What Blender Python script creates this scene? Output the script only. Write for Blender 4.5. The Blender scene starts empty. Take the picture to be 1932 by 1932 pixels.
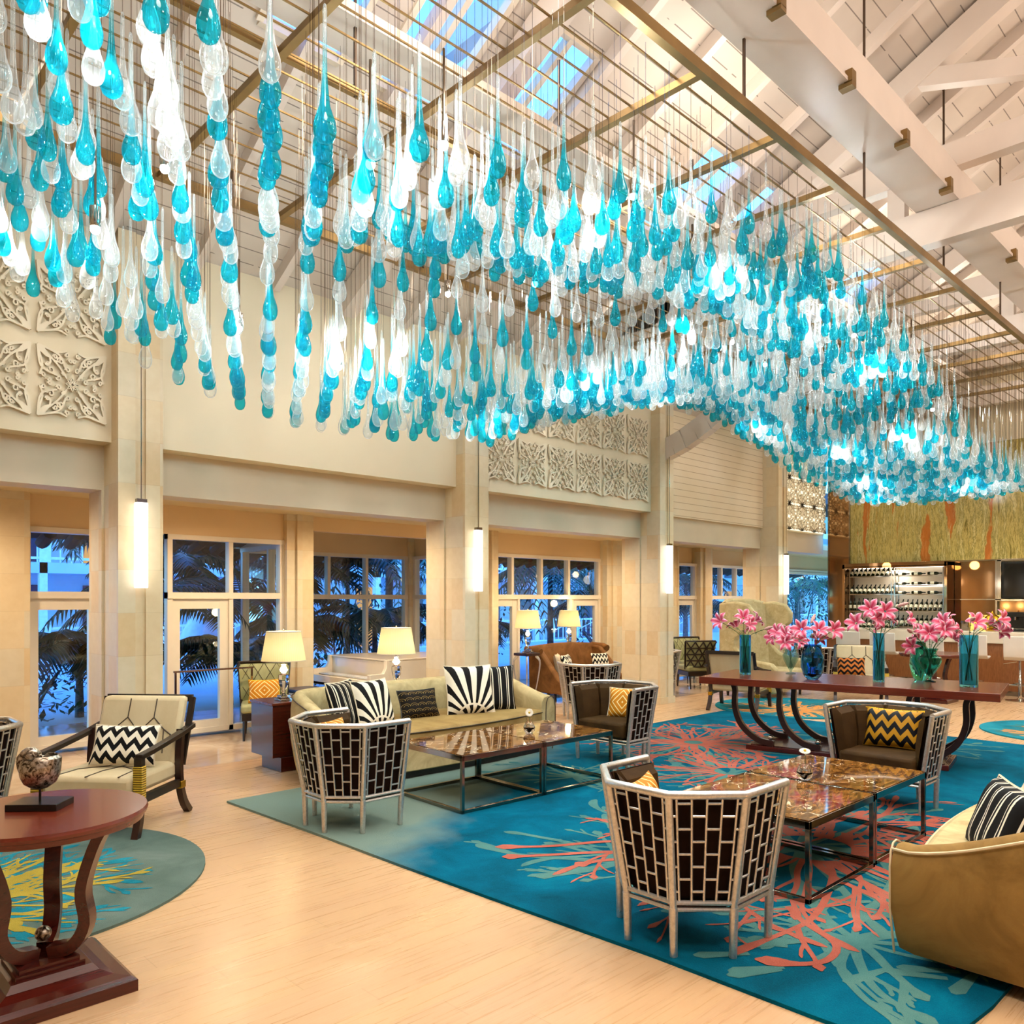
import bpy, math, random
from mathutils import Vector, Matrix
PI = math.pi
sin, cos, sqrt = math.sin, math.cos, math.sqrt
S = bpy.context.scene
COL = S.collection
rnd = random.Random(7)

# ---------------------------------------------------------------- camera, sky, exposure, main lights
cam = bpy.data.cameras.new('camera'); camo = bpy.data.objects.new('camera', cam); COL.objects.link(camo)
cam.sensor_width = 36; cam.lens = 27.95; cam.shift_y = 166 / 1932; cam.clip_start = .05; cam.clip_end = 300
camo.location = (0, 0, 1.55); camo.rotation_euler = (PI / 2, 0, math.radians(46 - 90))
S.camera = camo
S.view_settings.view_transform = 'Standard'; S.view_settings.look = 'None'
S.view_settings.exposure = 0.02; S.view_settings.gamma = 1; S.view_settings.use_curve_mapping = False
S.cycles.use_denoising = True; S.cycles.use_adaptive_sampling = True; S.cycles.adaptive_threshold = .05
S.cycles.max_bounces = 10; S.cycles.transparent_max_bounces = 24; S.cycles.transmission_bounces = 8
S.cycles.diffuse_bounces = 3; S.cycles.glossy_bounces = 3
S.cycles.caustics_reflective = False; S.cycles.caustics_refractive = False
S.cycles.sample_clamp_indirect = 4
W = bpy.data.worlds.new('dusk_sky'); S.world = W; W.use_nodes = True
nt = W.node_tree; bg = nt.nodes['Background']
tc = nt.nodes.new('ShaderNodeTexCoord'); sx = nt.nodes.new('ShaderNodeSeparateXYZ'); cr = nt.nodes.new('ShaderNodeValToRGB')
nt.links.new(tc.outputs['Generated'], sx.inputs[0]); nt.links.new(sx.outputs[2], cr.inputs[0]); nt.links.new(cr.outputs[0], bg.inputs[0])
cr.color_ramp.elements[0].color = (.26, .74, 1, 1); cr.color_ramp.elements[1].color = (.04, .16, .72, 1)
cr.color_ramp.elements[1].position = .7
bg.inputs[1].default_value = 5

def lamp(kind, name, loc, e, col=(1, .86, .68), r=.1, **k):
    d = bpy.data.lights.new(name, kind); d.energy = e; d.color = col; d.shadow_soft_size = r
    o = bpy.data.objects.new(name, d); COL.objects.link(o); o.location = loc
    for a, v in k.items(): setattr(d, a, v)
    return o
WARM = (1, .80, .56)
for x in (1.2, 4.2, 7.4, 10.8, 14.2):       # downlights high in the roof
    for y in (-1.2, 1.5, 6.0):
        lamp('SPOT', 'roof_downlight', (x, y, 5.1), 210 if y > 5 else 330, (1, .90, .78), .5, spot_size=2.5, spot_blend=1)
for x in (-.5, 3.2, 6.2, 9.9, 13.5):            # unseen fill lamps added to brighten the roof boards
    lamp('POINT', 'ceiling_fill', (x, .3, 5.3), 105, (1, .86, .76), .3)
    lamp('POINT', 'ceiling_fill', (x, 3.6, 5.5), 50, (1, .86, .72), .3)
for x in (1.3, 3.6, 5.2, 7.0, 8.9, 10.6, 12.3, 14.6, 17):
    lamp('SPOT', 'gallery_downlight', (x, 7.95, 2.56), 115, (1, .76, .5), .05, spot_size=2.95, spot_blend=1)

# ---------------------------------------------------------------- materials
def col(h):
    h = h.lstrip('#'); v = [int(h[i:i + 2], 16) / 255 for i in (0, 2, 4)]
    return tuple(((c + .055) / 1.055) ** 2.4 if c > .04045 else c / 12.92 for c in v) + (1,)
class N:                                                    # small node-graph helper
    def __init__(s, name):
        s.m = bpy.data.materials.new(name); s.m.use_nodes = True; s.t = s.m.node_tree
        s.b = s.t.nodes['Principled BSDF']; s.out = s.t.nodes['Material Output']
    def n(s, typ, **k):
        o = s.t.nodes.new('ShaderNode' + typ)
        for a, v in k.items():
            if a.startswith('i_'): s.put(o.inputs[a[2:].replace('_', ' ')], v)
            else: setattr(o, a, v)
        return o
    def put(s, sock, v):
        if hasattr(v, 'is_output'): s.t.links.new(v, sock)
        else:
            try: sock.default_value = v
            except Exception: sock.default_value = (v, v, v)
    def ma(s, op, a, b=0.0, c=None):
        o = s.t.nodes.new('ShaderNodeMath'); o.operation = op
        s.put(o.inputs[0], a); s.put(o.inputs[1], b)
        if c is not None: s.put(o.inputs[2], c)
        return o.outputs[0]
    def co(s, kind='Object'): return s.n('TexCoord').outputs[kind]
    def xyz(s, v):
        o = s.n('SeparateXYZ'); s.put(o.inputs[0], v); return o.outputs
    def map(s, v, scale=(1, 1, 1), rot=(0, 0, 0), loc=(0, 0, 0)):
        o = s.n('Mapping'); s.put(o.inputs[0], v); o.inputs['Scale'].default_value = scale
        o.inputs['Rotation'].default_value = rot; o.inputs['Location'].default_value = loc; return o.outputs[0]
    def noise(s, v, sc, det=4, rough=.5, dist=0):
        o = s.n('TexNoise'); s.put(o.inputs['Vector'], v); o.inputs['Scale'].default_value = sc
        o.inputs['Detail'].default_value = det; o.inputs['Roughness'].default_value = rough; o.inputs['Distortion'].default_value = dist
        return o.outputs[0]
    def ramp(s, f, *st, mode='LINEAR'):
        o = s.n('ValToRGB'); s.put(o.inputs[0], f); e = o.color_ramp.elements; o.color_ramp.interpolation = mode
        while len(e) < len(st): e.new(.5)
        for k, (p, c) in enumerate(st): e[k].position = p; e[k].color = c if len(c) == 4 else tuple(c) + (1,)
        return o.outputs[0]
    def mix(s, f, a, b, blend='MIX'):
        o = s.n('MixRGB', blend_type=blend); s.put(o.inputs[0], f); s.put(o.inputs[1], a); s.put(o.inputs[2], b); return o.outputs[0]
    def base(s, c): s.put(s.b.inputs['Base Color'], c); return s
    def set(s, rough=.5, metal=0, **k):
        s.put(s.b.inputs['Roughness'], rough); s.put(s.b.inputs['Metallic'], metal)
        for a, v in k.items(): s.put(s.b.inputs[a.replace('_', ' ')], v)
        return s
    def bump(s, h, st=.3, d=.01):
        o = s.n('Bump'); o.inputs['Strength'].default_value = st; o.inputs['Distance'].default_value = d; s.put(o.inputs['Height'], h)
        s.put(s.b.inputs['Normal'], o.outputs[0]); return s
def plain(name, h, rough=.5, metal=0, var=.08, sc=8, bump=0, bsc=60, **k):
    m = N(name); c = col(h) if isinstance(h, str) else h
    v = m.co(); f = m.noise(v, sc)
    d = tuple(x * (1 - var * 1.5) for x in c[:3]) + (1,); l = tuple(min(1, x * (1 + var)) for x in c[:3]) + (1,)
    m.base(m.ramp(f, (.3, d), (.7, l))).set(rough, metal, **k)
    if bump: m.bump(m.noise(v, bsc, 2), bump, .004)
    return m.m
M = {}
M['wall'] = plain('painted_wall', '#e8dabc', .55, var=.03, sc=1.5)
M['beam_paint'] = plain('beam_paint', '#d8cab0', .45, var=.04, sc=2)
M['header'] = plain('header_paint', '#ebcda0', .5, var=.03, sc=1)
M['soffit'] = plain('soffit_paint', '#f0dcae', .5, var=.03, sc=1)
M['white_frame'] = plain('white_window_frame', '#e8dcc8', .35, var=.02)
M['truss'] = plain('white_truss_paint', '#dfd3c8', .35, var=.03, sc=3)
M['ornament'] = plain('ornament_plaster', '#ece0c6', .5, var=.03)
M['dark_line'] = plain('carved_shadow_paint', '#6b5a3c', .8, var=.1)
def stone():
    m = N('column_stone'); v = m.co('Object'); c = m.xyz(v)
    gx = m.ma('FLOOR', m.ma('DIVIDE', m.ma('ADD', c[0], .05), .2)); gz = m.ma('FLOOR', m.ma('DIVIDE', c[2], .36)); gy = m.ma('FLOOR', m.ma('DIVIDE', c[1], .2))
    cb = m.n('CombineXYZ'); m.put(cb.inputs[0], gx); m.put(cb.inputs[1], gy); m.put(cb.inputs[2], gz)
    wn = m.n('TexWhiteNoise'); m.put(wn.inputs['Vector'], cb.outputs[0])
    b = m.ramp(wn.outputs['Value'], (0, col('#d9bd90')), (.5, col('#e3d0ab')), (1, col('#d8cdb4')))
    fz = m.ma('FRACT', m.ma('DIVIDE', c[2], .36)); j = m.ma('LESS_THAN', fz, .012)
    b = m.mix(m.ma('MULTIPLY', j, .35), b, col('#b59a72')); f = m.noise(v, 14, 5)
    b = m.mix(.15, b, m.ramp(f, (.3, col('#c9b389')), (.7, col('#efe3c8'))))
    m.base(b).set(.32); return m.m
M['stone'] = stone()
def floor_wood():
    m = N('bamboo_floor'); v = m.co('Object'); c = m.xyz(v)
    row = m.ma('FLOOR', m.ma('DIVIDE', c[1], .15)); off = m.ma('MULTIPLY', row, .737)
    colx = m.ma('FLOOR', m.ma('DIVIDE', m.ma('ADD', c[0], off), 1.3))
    cb = m.n('CombineXYZ'); m.put(cb.inputs[0], colx); m.put(cb.inputs[1], row)
    wn = m.n('TexWhiteNoise'); m.put(wn.inputs['Vector'], cb.outputs[0])
    s1 = m.noise(m.map(v, (1.2, 90, 1)), 2.2, 6, .7); s2 = m.noise(m.map(v, (.8, 28, 1)), 2, 3, .6)
    b = m.ramp(s1, (.2, col('#b58c63')), (.5, col('#c29b73')), (.8, col('#ccaa83')))
    b = m.mix(.35, b, m.ramp(s2, (.3, col('#b38a62')), (.7, col('#ceac84'))))
    b = m.mix(m.ma('MULTIPLY', m.ma('SUBTRACT', wn.outputs['Value'], .2), .35), b, col('#cda877'))
    fy = m.ma('FRACT', m.ma('DIVIDE', c[1], .15)); fx = m.ma('FRACT', m.ma('DIVIDE', m.ma('ADD', c[0], off), 1.3))
    j = m.ma('MAXIMUM', m.ma('LESS_THAN', fx, .003), m.ma('LESS_THAN', fy, .012))
    b = m.mix(m.ma('MULTIPLY', j, .35), b, col('#8a6840'))
    m.base(b).set(m.ramp(s2, (.3, (.24,) * 3), (.7, (.36,) * 3)), Coat_Weight=0); return m.m
M['floor'] = floor_wood()
def polished():
    m = N('polished_stone_floor'); v = m.co('Object')
    b = m.ramp(m.noise(v, 1.5, 6, .6, 1), (.3, col('#b08f6e')), (.7, col('#d8bfa2')))
    c = m.xyz(v); j = m.ma('MAXIMUM', m.ma('LESS_THAN', m.ma('FRACT', m.ma('DIVIDE', c[0], .6)), .01), m.ma('LESS_THAN', m.ma('FRACT', m.ma('DIVIDE', c[1], .6)), .01))
    m.base(m.mix(m.ma('MULTIPLY', j, .4), b, col('#7d6448'))).set(.1); return m.m
M['floor_stone'] = polished()
def boards(name, a, bcol, gap, axis, per, width=.05, cross=None, rough=.5):
    m = N(name); v = m.co('Object'); c = m.xyz(v)
    f = m.ma('FRACT', m.ma('DIVIDE', m.ma('ADD', c[axis], 20.0), per)); j = m.ma('LESS_THAN', f, width)
    b = m.ramp(m.noise(v, 1.3, 3), (.3, col(a)), (.7, col(bcol)))
    if cross is not None:
        g = m.noise(m.map(v, (3.1, 3.1, 3.1)), 1.1, 1); j = m.ma('MULTIPLY', j, m.ma('GREATER_THAN', g, cross))
    m.base(m.mix(m.ma('MULTIPLY', j, .75), b, col(gap))).set(rough); return m.m
M['shiplap'] = boards('shiplap_boards', '#e2cfae', '#ecdcc0', '#a98c66', 2, .105, .09)
M['roof_boards'] = boards('roof_boards', '#c9beb2', '#dcd1c4', '#5c5048', 1, .14, .06, .42)
def wood(name, a, b, rough=.22, sc=(2, 30, 30), coat=.5):
    m = N(name); v = m.map(m.co('Object'), sc); f = m.noise(v, 1.6, 5, .6, .6)
    m.base(m.ramp(f, (.25, col(a)), (.75, col(b)))).set(rough, Coat_Weight=coat); m.b.inputs['Coat Roughness'].default_value = .08; return m.m
M['mahogany'] = wood('mahogany', '#350c07', '#52170d', .25, coat=.25)
M['mahogany_top'] = wood('mahogany_top', '#541a0c', '#6c2816', .25, coat=.2)
M['dark_wood'] = wood('dark_wood', '#1c0906', '#30110b', .3, coat=.15)
M['espresso'] = wood('espresso_wood', '#100806', '#1f0f0a', .35, coat=.1)
M['bar_wood'] = wood('bar_wood', '#7d4a25', '#a5683a', .35, (4, 40, 6), .2)
def silver():
    m = N('silver_leaf'); v = m.co('Object'); f = m.noise(v, 55, 6, .7); g = m.noise(v, 7, 3)
    b = m.ramp(f, (.2, col('#8a7c64')), (.32, col('#c6c4c0')), (.7, col('#e9e7e4')))
    b = m.mix(m.ma('MULTIPLY', g, .1), b, col('#c0a36c'))
    m.base(b).set(m.ramp(f, (.3, (.5,) * 3), (.7, (.24,) * 3)), .92).bump(f, .08, .002); return m.m
M['silver'] = silver()
M['chrome'] = plain('chrome', '#c9c4bb', .08, 1, var=.02)
M['steel_bar'] = plain('smoked_chrome', '#8d8377', .1, 1, var=.04)
M['brass'] = plain('brass_rail', '#8f7448', .35, .7, var=.15, sc=4)
M['rod'] = plain('dark_rod', '#4a3828', .4, .5)
M['gold'] = plain('gold_metal', '#c79a2c', .25, .9, var=.1)
M['rattan'] = N('gold_rattan'); _c = M['rattan'].xyz(M['rattan'].co()); _w = M['rattan'].ma('SINE', M['rattan'].ma('MULTIPLY', _c[2], 420.0))
M['rattan'].base(M['rattan'].ramp(_w, (.2, col('#8a6a14')), (.8, col('#e6c23e')))).set(.35, .3).bump(_w, .6, .003); M['rattan'] = M['rattan'].m
def velvet(name, a, b, sheen=.5, rough=.75, sc=5, bsc=180):
    m = N(name); v = m.co('Object'); f = m.noise(v, sc, 6, .65, .8)
    m.base(m.ramp(f, (.3, col(a)), (.72, col(b)))).set(rough, Sheen_Weight=sheen * .4); m.b.inputs['Sheen Roughness'].default_value = .35; m.b.inputs['Specular IOR Level'].default_value = .12; m.b.inputs['Sheen Tint'].default_value = col(b)
    m.bump(m.noise(v, bsc, 3), .15, .002); return m.m
M['cream_velvet'] = velvet('cream_velvet', '#a08d62', '#cdba8c', .2)
M['gold_velvet'] = velvet('gold_velvet', '#6f5226', '#9c7a42', .25, .6, 3)
M['seat_velvet'] = velvet('seat_velvet', '#84693c', '#ab905c', .2, .6, 3)
M['cream_leather'] = velvet('cream_leather', '#c2ae88', '#d6c4a0', .15, .5, 2)
M['ivory'] = velvet('ivory_upholstery', '#d8cba6', '#e8deba', .1, .5, 2)
M['brown_velvet'] = velvet('olive_brown_velvet', '#291a09', '#4a3417', .1, .7, 3)
M['umber'] = velvet('umber_backing', '#180a04', '#241208', .0, .9, 4)
M['settee'] = velvet('tan_velvet', '#5e3c1c', '#8f6236', .25, .6, 4)
M['green_satin'] = velvet('green_satin', '#85855a', '#aeae84', .2, .35, 2)
M['wing'] = velvet('champagne_velvet', '#b09a6c', '#d2c195', .25, .6, 9)
M['piping'] = plain('dark_piping', '#3a2a16', .6)
M['piping_light'] = plain('cream_piping', '#d7c19a', .6)
M['black'] = plain('black_lacquer', '#0d0b0a', .25, var=.1)
M['white_gloss'] = plain('white_gloss', '#ecdcc4', .12, var=.02)
M['white_plastic'] = plain('white_seat', '#e9e4da', .3, var=.02)
M['navy'] = plain('navy_vinyl', '#1d2547', .3)
M['porcelain'] = plain('porcelain', '#efeeea', .1)
M['screen'] = plain('black_screen', '#0a0b0d', .08, var=.05)
def glassy(name, tint, fac=.12, rough=.02, spec=(1, 1, 1, 1)):
    m = N(name); t = m.n('BsdfTransparent'); t.inputs[0].default_value = tint
    g = m.n('BsdfGlossy'); g.inputs[0].default_value = spec; g.inputs['Roughness'].default_value = rough
    fr = m.n('LayerWeight'); fr.inputs[0].default_value = fac
    mx = m.n('MixShader'); m.put(mx.inputs[0], m.ma('MULTIPLY_ADD', m.ma('POWER', fr.outputs['Facing'], 4.0), .55, .04)); m.put(mx.inputs[1], t.outputs[0]); m.put(mx.inputs[2], g.outputs[0])
    m.put(m.out.inputs[0], mx.outputs[0]); return m.m
M['pane'] = glassy('window_glass', (.93, .97, 1, 1), .25)
M['crystal'] = N('crystal'); M['crystal'].base((1, 1, 1, 1)).set(.02, Transmission_Weight=1, IOR=1.5); M['crystal'] = M['crystal'].m
def vase_glass(name, c, f=.35):
    m = N(name); t = m.n('BsdfTransparent'); t.inputs[0].default_value = col(c)
    g = m.n('BsdfGlossy'); g.inputs['Roughness'].default_value = .03
    sat = tuple(max(0, x) ** 2.6 for x in col(c)[:3]) + (1,); d = m.n('BsdfTranslucent'); d.inputs[0].default_value = sat; d2 = m.n('BsdfDiffuse'); d2.inputs[0].default_value = sat
    a = m.n('MixShader'); a.inputs[0].default_value = f; m.put(a.inputs[1], t.outputs[0]); m.put(a.inputs[2], d.outputs[0])
    a2 = m.n('MixShader'); a2.inputs[0].default_value = f * .5; m.put(a2.inputs[1], a.outputs[0]); m.put(a2.inputs[2], d2.outputs[0])
    fr = m.n('LayerWeight'); fr.inputs[0].default_value = .35
    b = m.n('MixShader'); m.put(b.inputs[0], m.ma('MULTIPLY_ADD', m.ma('POWER', fr.outputs['Facing'], 4.0), .6, .04)); m.put(b.inputs[1], a2.outputs[0]); m.put(b.inputs[2], g.outputs[0])
    m.put(m.out.inputs[0], b.outputs[0]); return m.m
M['vase_blue'] = vase_glass('aqua_vase_glass', '#a8e4f2', .12); M['vase_deep'] = vase_glass('deep_blue_vase_glass', '#8ecbea', .18)
M['vase_teal'] = vase_glass('teal_vase_glass', '#93dfe2', .22); M['vase_clear'] = vase_glass('pale_vase_glass', '#dfeee8', .12)
def real_glass(name, c):
    m = N(name); m.base(col(c)).set(.02, Transmission_Weight=1, IOR=1.35); return m.m
M['vase_blue'] = real_glass('aqua_vase_glass', '#6fd0ea'); M['vase_deep'] = real_glass('deep_blue_vase_glass', '#4fa8dc'); M['vase_teal'] = real_glass('teal_vase_glass', '#5fd0cc')
M['bottle'] = vase_glass('bottle_glass', '#6d7a2a', .7); M['bottle_dark'] = plain('dark_bottle', '#15140a', .08)
M['bottle_label'] = plain('bottle_label_paper', '#ddd6bb', .7)
def drop_mat(name, tint, body, white, edge=0.0):
    m = N(name); uv = m.xyz(m.n('UVMap').outputs[0])
    k = m.ramp(uv[1], (.38, (1, 1, 1)), (.8, (0, 0, 0)))          # glass colour fades out towards the tail
    tcol = m.mix(k, (.93, .96, .97, 1), tint); bcol = m.mix(k, (.85, .93, .95, 1), body)
    lw = m.n('LayerWeight'); lw.inputs[0].default_value = .45
    bcol = m.mix(m.ma('MULTIPLY', m.ma('POWER', lw.outputs['Facing'], 1.5), m.ma('MULTIPLY', k, edge)), bcol, (0, .16, .22, 1))
    t = m.n('BsdfTransparent'); m.put(t.inputs[0], tcol)
    tr = m.n('BsdfTranslucent'); m.put(tr.inputs[0], bcol)
    di = m.n('BsdfDiffuse'); m.put(di.inputs[0], bcol)
    g = m.n('BsdfGlossy'); g.inputs['Roughness'].default_value = .06
    f1 = m.ma('MULTIPLY_ADD', m.ma('POWER', lw.outputs['Facing'], 2.2), .5, white)
    a = m.n('MixShader'); a.inputs[0].default_value = .45; m.put(a.inputs[1], tr.outputs[0]); m.put(a.inputs[2], di.outputs[0])
    b = m.n('MixShader'); m.put(b.inputs[0], f1); m.put(b.inputs[1], t.outputs[0]); m.put(b.inputs[2], a.outputs[0])
    c = m.n('MixShader'); m.put(c.inputs[0], m.ma('MULTIPLY_ADD', m.ma('POWER', lw.outputs['Facing'], 4.0), .4, .04)); m.put(c.inputs[1], b.outputs[0]); m.put(c.inputs[2], g.outputs[0])
    m.put(m.out.inputs[0], c.outputs[0]); return m.m
M['drop_aqua'] = drop_mat('aqua_glass', (.12, .8, .9, 1), (.0, .56, .7, 1), .2, .8)
M['drop_clear'] = drop_mat('clear_glass', (.97, .985, .985, 1), (.97, .99, 1, 1), .17)
def emit(name, c, s):
    m = N(name); e = m.n('Emission'); e.inputs[0].default_value = c; e.inputs[1].default_value = s; m.put(m.out.inputs[0], e.outputs[0]); return m.m
M['bulb'] = emit('lit_bulb', (1, .97, .9, 1), 60)
M['tube_light'] = emit('lit_tube', (1, .96, .9, 1), 3.2)
M['back_light'] = emit('backlit_panel', (1, .9, .66, 1), 1.35)
M['case_light'] = emit('case_light', (1, .95, .86, 1), 3)
M['amber_light'] = emit('amber_glow', (1, .62, .12, 1), 1.6)
def shade():
    m = N('pleated_shade'); c = m.xyz(m.n('UVMap').outputs[0])
    p = m.ma('MULTIPLY_ADD', m.ma('SINE', m.ma('MULTIPLY', c[0], 2 * PI * 60)), .5, .5)
    hot = m.ma('SUBTRACT', 1.0, m.ma('MULTIPLY', m.ma('ABSOLUTE', m.ma('SUBTRACT', c[1], .42)), 1.1))
    e = m.n('Emission'); m.put(e.inputs[0], m.ramp(p, (0, (1, .72, .25)), (1, (1, .86, .42)))); m.put(e.inputs[1], m.ma('MULTIPLY', hot, .6))
    d = m.n('BsdfDiffuse'); d.inputs[0].default_value = (.8, .68, .34, 1)
    a = m.n('AddShader'); m.put(a.inputs[0], e.outputs[0]); m.put(a.inputs[1], d.outputs[0]); m.put(m.out.inputs[0], a.outputs[0]); return m.m
M['shade'] = shade()
def marble():
    m = N('brown_marble'); v = m.co('Object'); f = m.noise(m.map(v, (3, 6, 3)), 1.6, 8, .65, 2.2)
    b = m.ramp(f, (.3, col('#1d110a')), (.46, col('#4f2e13')), (.54, col('#94642a')), (.62, col('#4a2a12')), (.72, col('#22130a')))
    ve = m.n('TexVoronoi', feature='DISTANCE_TO_EDGE'); m.put(ve.inputs['Vector'], m.mix(.2, v, m.n('TexNoise', i_Scale=5.0).outputs[1])); ve.inputs['Scale'].default_value = 9
    j = m.ma('MULTIPLY', m.ma('LESS_THAN', ve.outputs[0], .016), m.ma('GREATER_THAN', m.noise(v, 4), .47))
    m.base(m.mix(m.ma('MULTIPLY', j, .9), b, col('#d8c8a8'))).set(.05); return m.m
M['marble'] = marble()
def onyx():
    m = N('green_onyx'); v = m.co('Object'); d = m.noise(m.map(v, (1, .6, .25)), 1.3, 3, .5)
    c = m.xyz(v); yy = m.ma('ADD', c[1], m.ma('ADD', m.ma('MULTIPLY', d, .55), m.ma('MULTIPLY', m.noise(v, 2.6, 5, .65), .12))); cb = m.n('CombineXYZ'); m.put(cb.inputs[1], yy); m.put(cb.inputs[2], m.ma('MULTIPLY', c[2], .09))
    f = m.noise(cb.outputs[0], 11, 10, .8); g = m.noise(cb.outputs[0], 4.2, 5, .6)
    b = m.ramp(f, (.3, col('#34330f')), (.4, col('#75692a')), (.47, col('#c9b46a')), (.52, col('#6a6528')), (.57, col('#d8c684')), (.63, col('#8a7a36')), (.7, col('#e0d096')))
    o = m.ramp(g, (.57, (0, 0, 0)), (.59, (1, 1, 1)))
    b = m.mix(m.ma('MULTIPLY', o, .85), b, m.ramp(f, (.35, col('#93400a')), (.65, col('#c9701c'))))
    m.base(b).set(.15); return m.m
M['onyx'] = onyx()
M['mirror'] = plain('bronze_mirror', '#9a7550', .06, .9, var=.03)
def pile(name, a, b, c):
    m = N(name); v = m.co('Object'); f = m.noise(v, 2.2, 4, .6, .5); g = m.noise(v, 220, 2)
    x = m.ramp(f, (.3, col(a)), (.55, col(b)), (.75, col(c))); m.base(m.mix(.25, x, m.ramp(g, (.3, col(a)), (.7, col(c))))).set(.95); m.b.inputs['Specular IOR Level'].default_value = .05
    m.bump(g, .5, .006); return m
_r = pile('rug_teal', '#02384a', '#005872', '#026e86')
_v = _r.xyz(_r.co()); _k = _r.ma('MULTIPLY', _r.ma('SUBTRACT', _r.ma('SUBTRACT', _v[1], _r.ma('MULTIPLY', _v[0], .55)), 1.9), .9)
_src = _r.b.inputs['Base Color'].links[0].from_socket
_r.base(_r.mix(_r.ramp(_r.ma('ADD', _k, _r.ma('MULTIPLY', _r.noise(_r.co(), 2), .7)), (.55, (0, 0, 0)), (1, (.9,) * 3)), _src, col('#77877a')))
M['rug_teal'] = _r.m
M['rug_sage'] = pile('rug_sage', '#2f6064', '#4a7773', '#62877b').m
M['rug_coral'] = pile('rug_coral', '#8a4538', '#a25a4b', '#b36e5f').m
M['rug_gold'] = pile('rug_gold', '#8a7a2a', '#a8933a', '#b7a452').m
M['rug_orange'] = pile('rug_orange', '#b8763c', '#d39252', '#e0a566').m
M['rug_greysage'] = pile('rug_greysage', '#46584f', '#5f7068', '#76837a').m
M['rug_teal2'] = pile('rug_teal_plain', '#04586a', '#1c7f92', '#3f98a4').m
def fabric(name, fn, rough=.7):                 # two-colour woven pattern from the cushion's own UV
    m = N(name); uv = m.xyz(m.n('UVMap').outputs[0]); f, a, b = fn(m, uv); m.base(m.mix(f, col(a), col(b))).set(rough); m.b.inputs['Specular IOR Level'].default_value = .15
    m.bump(m.noise(m.co(), 160, 2), .2, .002); return m.m
def chev(n, per, a, b):
    def fn(m, uv):
        tri = m.ma('ABSOLUTE', m.ma('SUBTRACT', m.ma('FRACT', m.ma('MULTIPLY', uv[0], n)), .5))
        return m.ma('GREATER_THAN', m.ma('FRACT', m.ma('ADD', m.ma('MULTIPLY', uv[1], per), m.ma('MULTIPLY', tri, 1.25))), .5), a, b
    return fn
M['p_chev_bw'] = fabric('black_white_chevron', chev(5, 3, '#efe6d2', '#0c0c0e'))
M['p_chev_gold'] = fabric('gold_black_chevron', chev(4.5, 3, '#b07f1e', '#0d0e14'), .4)
M['p_chev_orange'] = fabric('orange_black_chevron', chev(4, 3.5, '#bb6a2c', '#120c0a'))
def stripes(m, uv):
    f = m.ma('FRACT', m.ma('MULTIPLY', uv[0], 5.5)); a = m.ma('LESS_THAN', m.ma('ABSOLUTE', m.ma('SUBTRACT', f, .35)), .035)
    b = m.ma('LESS_THAN', m.ma('ABSOLUTE', m.ma('SUBTRACT', f, .6)), .07); return m.ma('MAXIMUM', a, b), '#0f0d0c', '#e9dfc8'
M['p_stripe'] = fabric('black_striped_cloth', stripes)
def fan(m, uv):
    x = m.ma('SUBTRACT', m.ma('FRACT', m.ma('ADD', uv[0], .0)), .5); y = m.ma('ADD', uv[1], .12)
    ang = m.ma('ARCTAN2', x, y); r = m.ma('SQRT', m.ma('ADD', m.ma('MULTIPLY', x, x), m.ma('MULTIPLY', y, y)))
    w = m.ma('GREATER_THAN', m.ma('SINE', m.ma('MULTIPLY', ang, 22.0)), -.1)
    inner = m.ma('LESS_THAN', r, .3); out = m.ma('GREATER_THAN', r, 1.0)
    w2 = m.ma('GREATER_THAN', m.ma('SINE', m.ma('MULTIPLY', ang, 11.0)), 0.0)
    w = m.ma('ADD', m.ma('MULTIPLY', w, m.ma('SUBTRACT', 1.0, inner)), m.ma('MULTIPLY', w2, inner))
    bd = m.ma('LESS_THAN', m.ma('ABSOLUTE', m.ma('SUBTRACT', r, .32)), .02)
    return m.ma('MINIMUM', m.ma('ADD', m.ma('MAXIMUM', w, m.ma('MULTIPLY', out, .0)), bd), 1.0), '#0f0d0c', '#ece2cc'
M['p_fan'] = fabric('fan_print_cloth', fan)
def scale_(m, uv):
    y = m.ma('MULTIPLY', uv[1], 5.0); row = m.ma('FLOOR', y); x = m.ma('ADD', m.ma('MULTIPLY', uv[0], 5.0), m.ma('MULTIPLY', row, .5))
    fx = m.ma('SUBTRACT', m.ma('FRACT', x), .5); fy = m.ma('FRACT', y); r = m.ma('SQRT', m.ma('ADD', m.ma('MULTIPLY', fx, fx), m.ma('MULTIPLY', fy, fy)))
    l = m.ma('LESS_THAN', m.ma('ABSOLUTE', m.ma('SUBTRACT', r, .5)), .03); l2 = m.ma('LESS_THAN', m.ma('ABSOLUTE', m.ma('SUBTRACT', r, .25)), .025)
    return m.ma('MAXIMUM', l, l2), '#17120d', '#8d7440'
M['p_scale'] = fabric('dark_scallop_cloth', scale_)
def diam(m, uv):
    a = m.ma('ABSOLUTE', m.ma('SUBTRACT', m.ma('FRACT', m.ma('MULTIPLY', uv[0], 1.0)), .5)); b = m.ma('ABSOLUTE', m.ma('SUBTRACT', uv[1], .5))
    f = m.ma('FRACT', m.ma('MULTIPLY', m.ma('ADD', a, m.ma('MULTIPLY', b, .8)), 6.5)); return m.ma('LESS_THAN', f, .22), '#c07a14', '#efdfa0'
M['p_diam'] = fabric('gold_diamond_cloth', diam, .45)
M['p_cream'] = velvet('cream_cushion', '#d5c3a4', '#e6d8bd', .2)
M['petal'] = N('lily_petal'); _u = M['petal'].xyz(M['petal'].n('UVMap').outputs[0])
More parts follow.
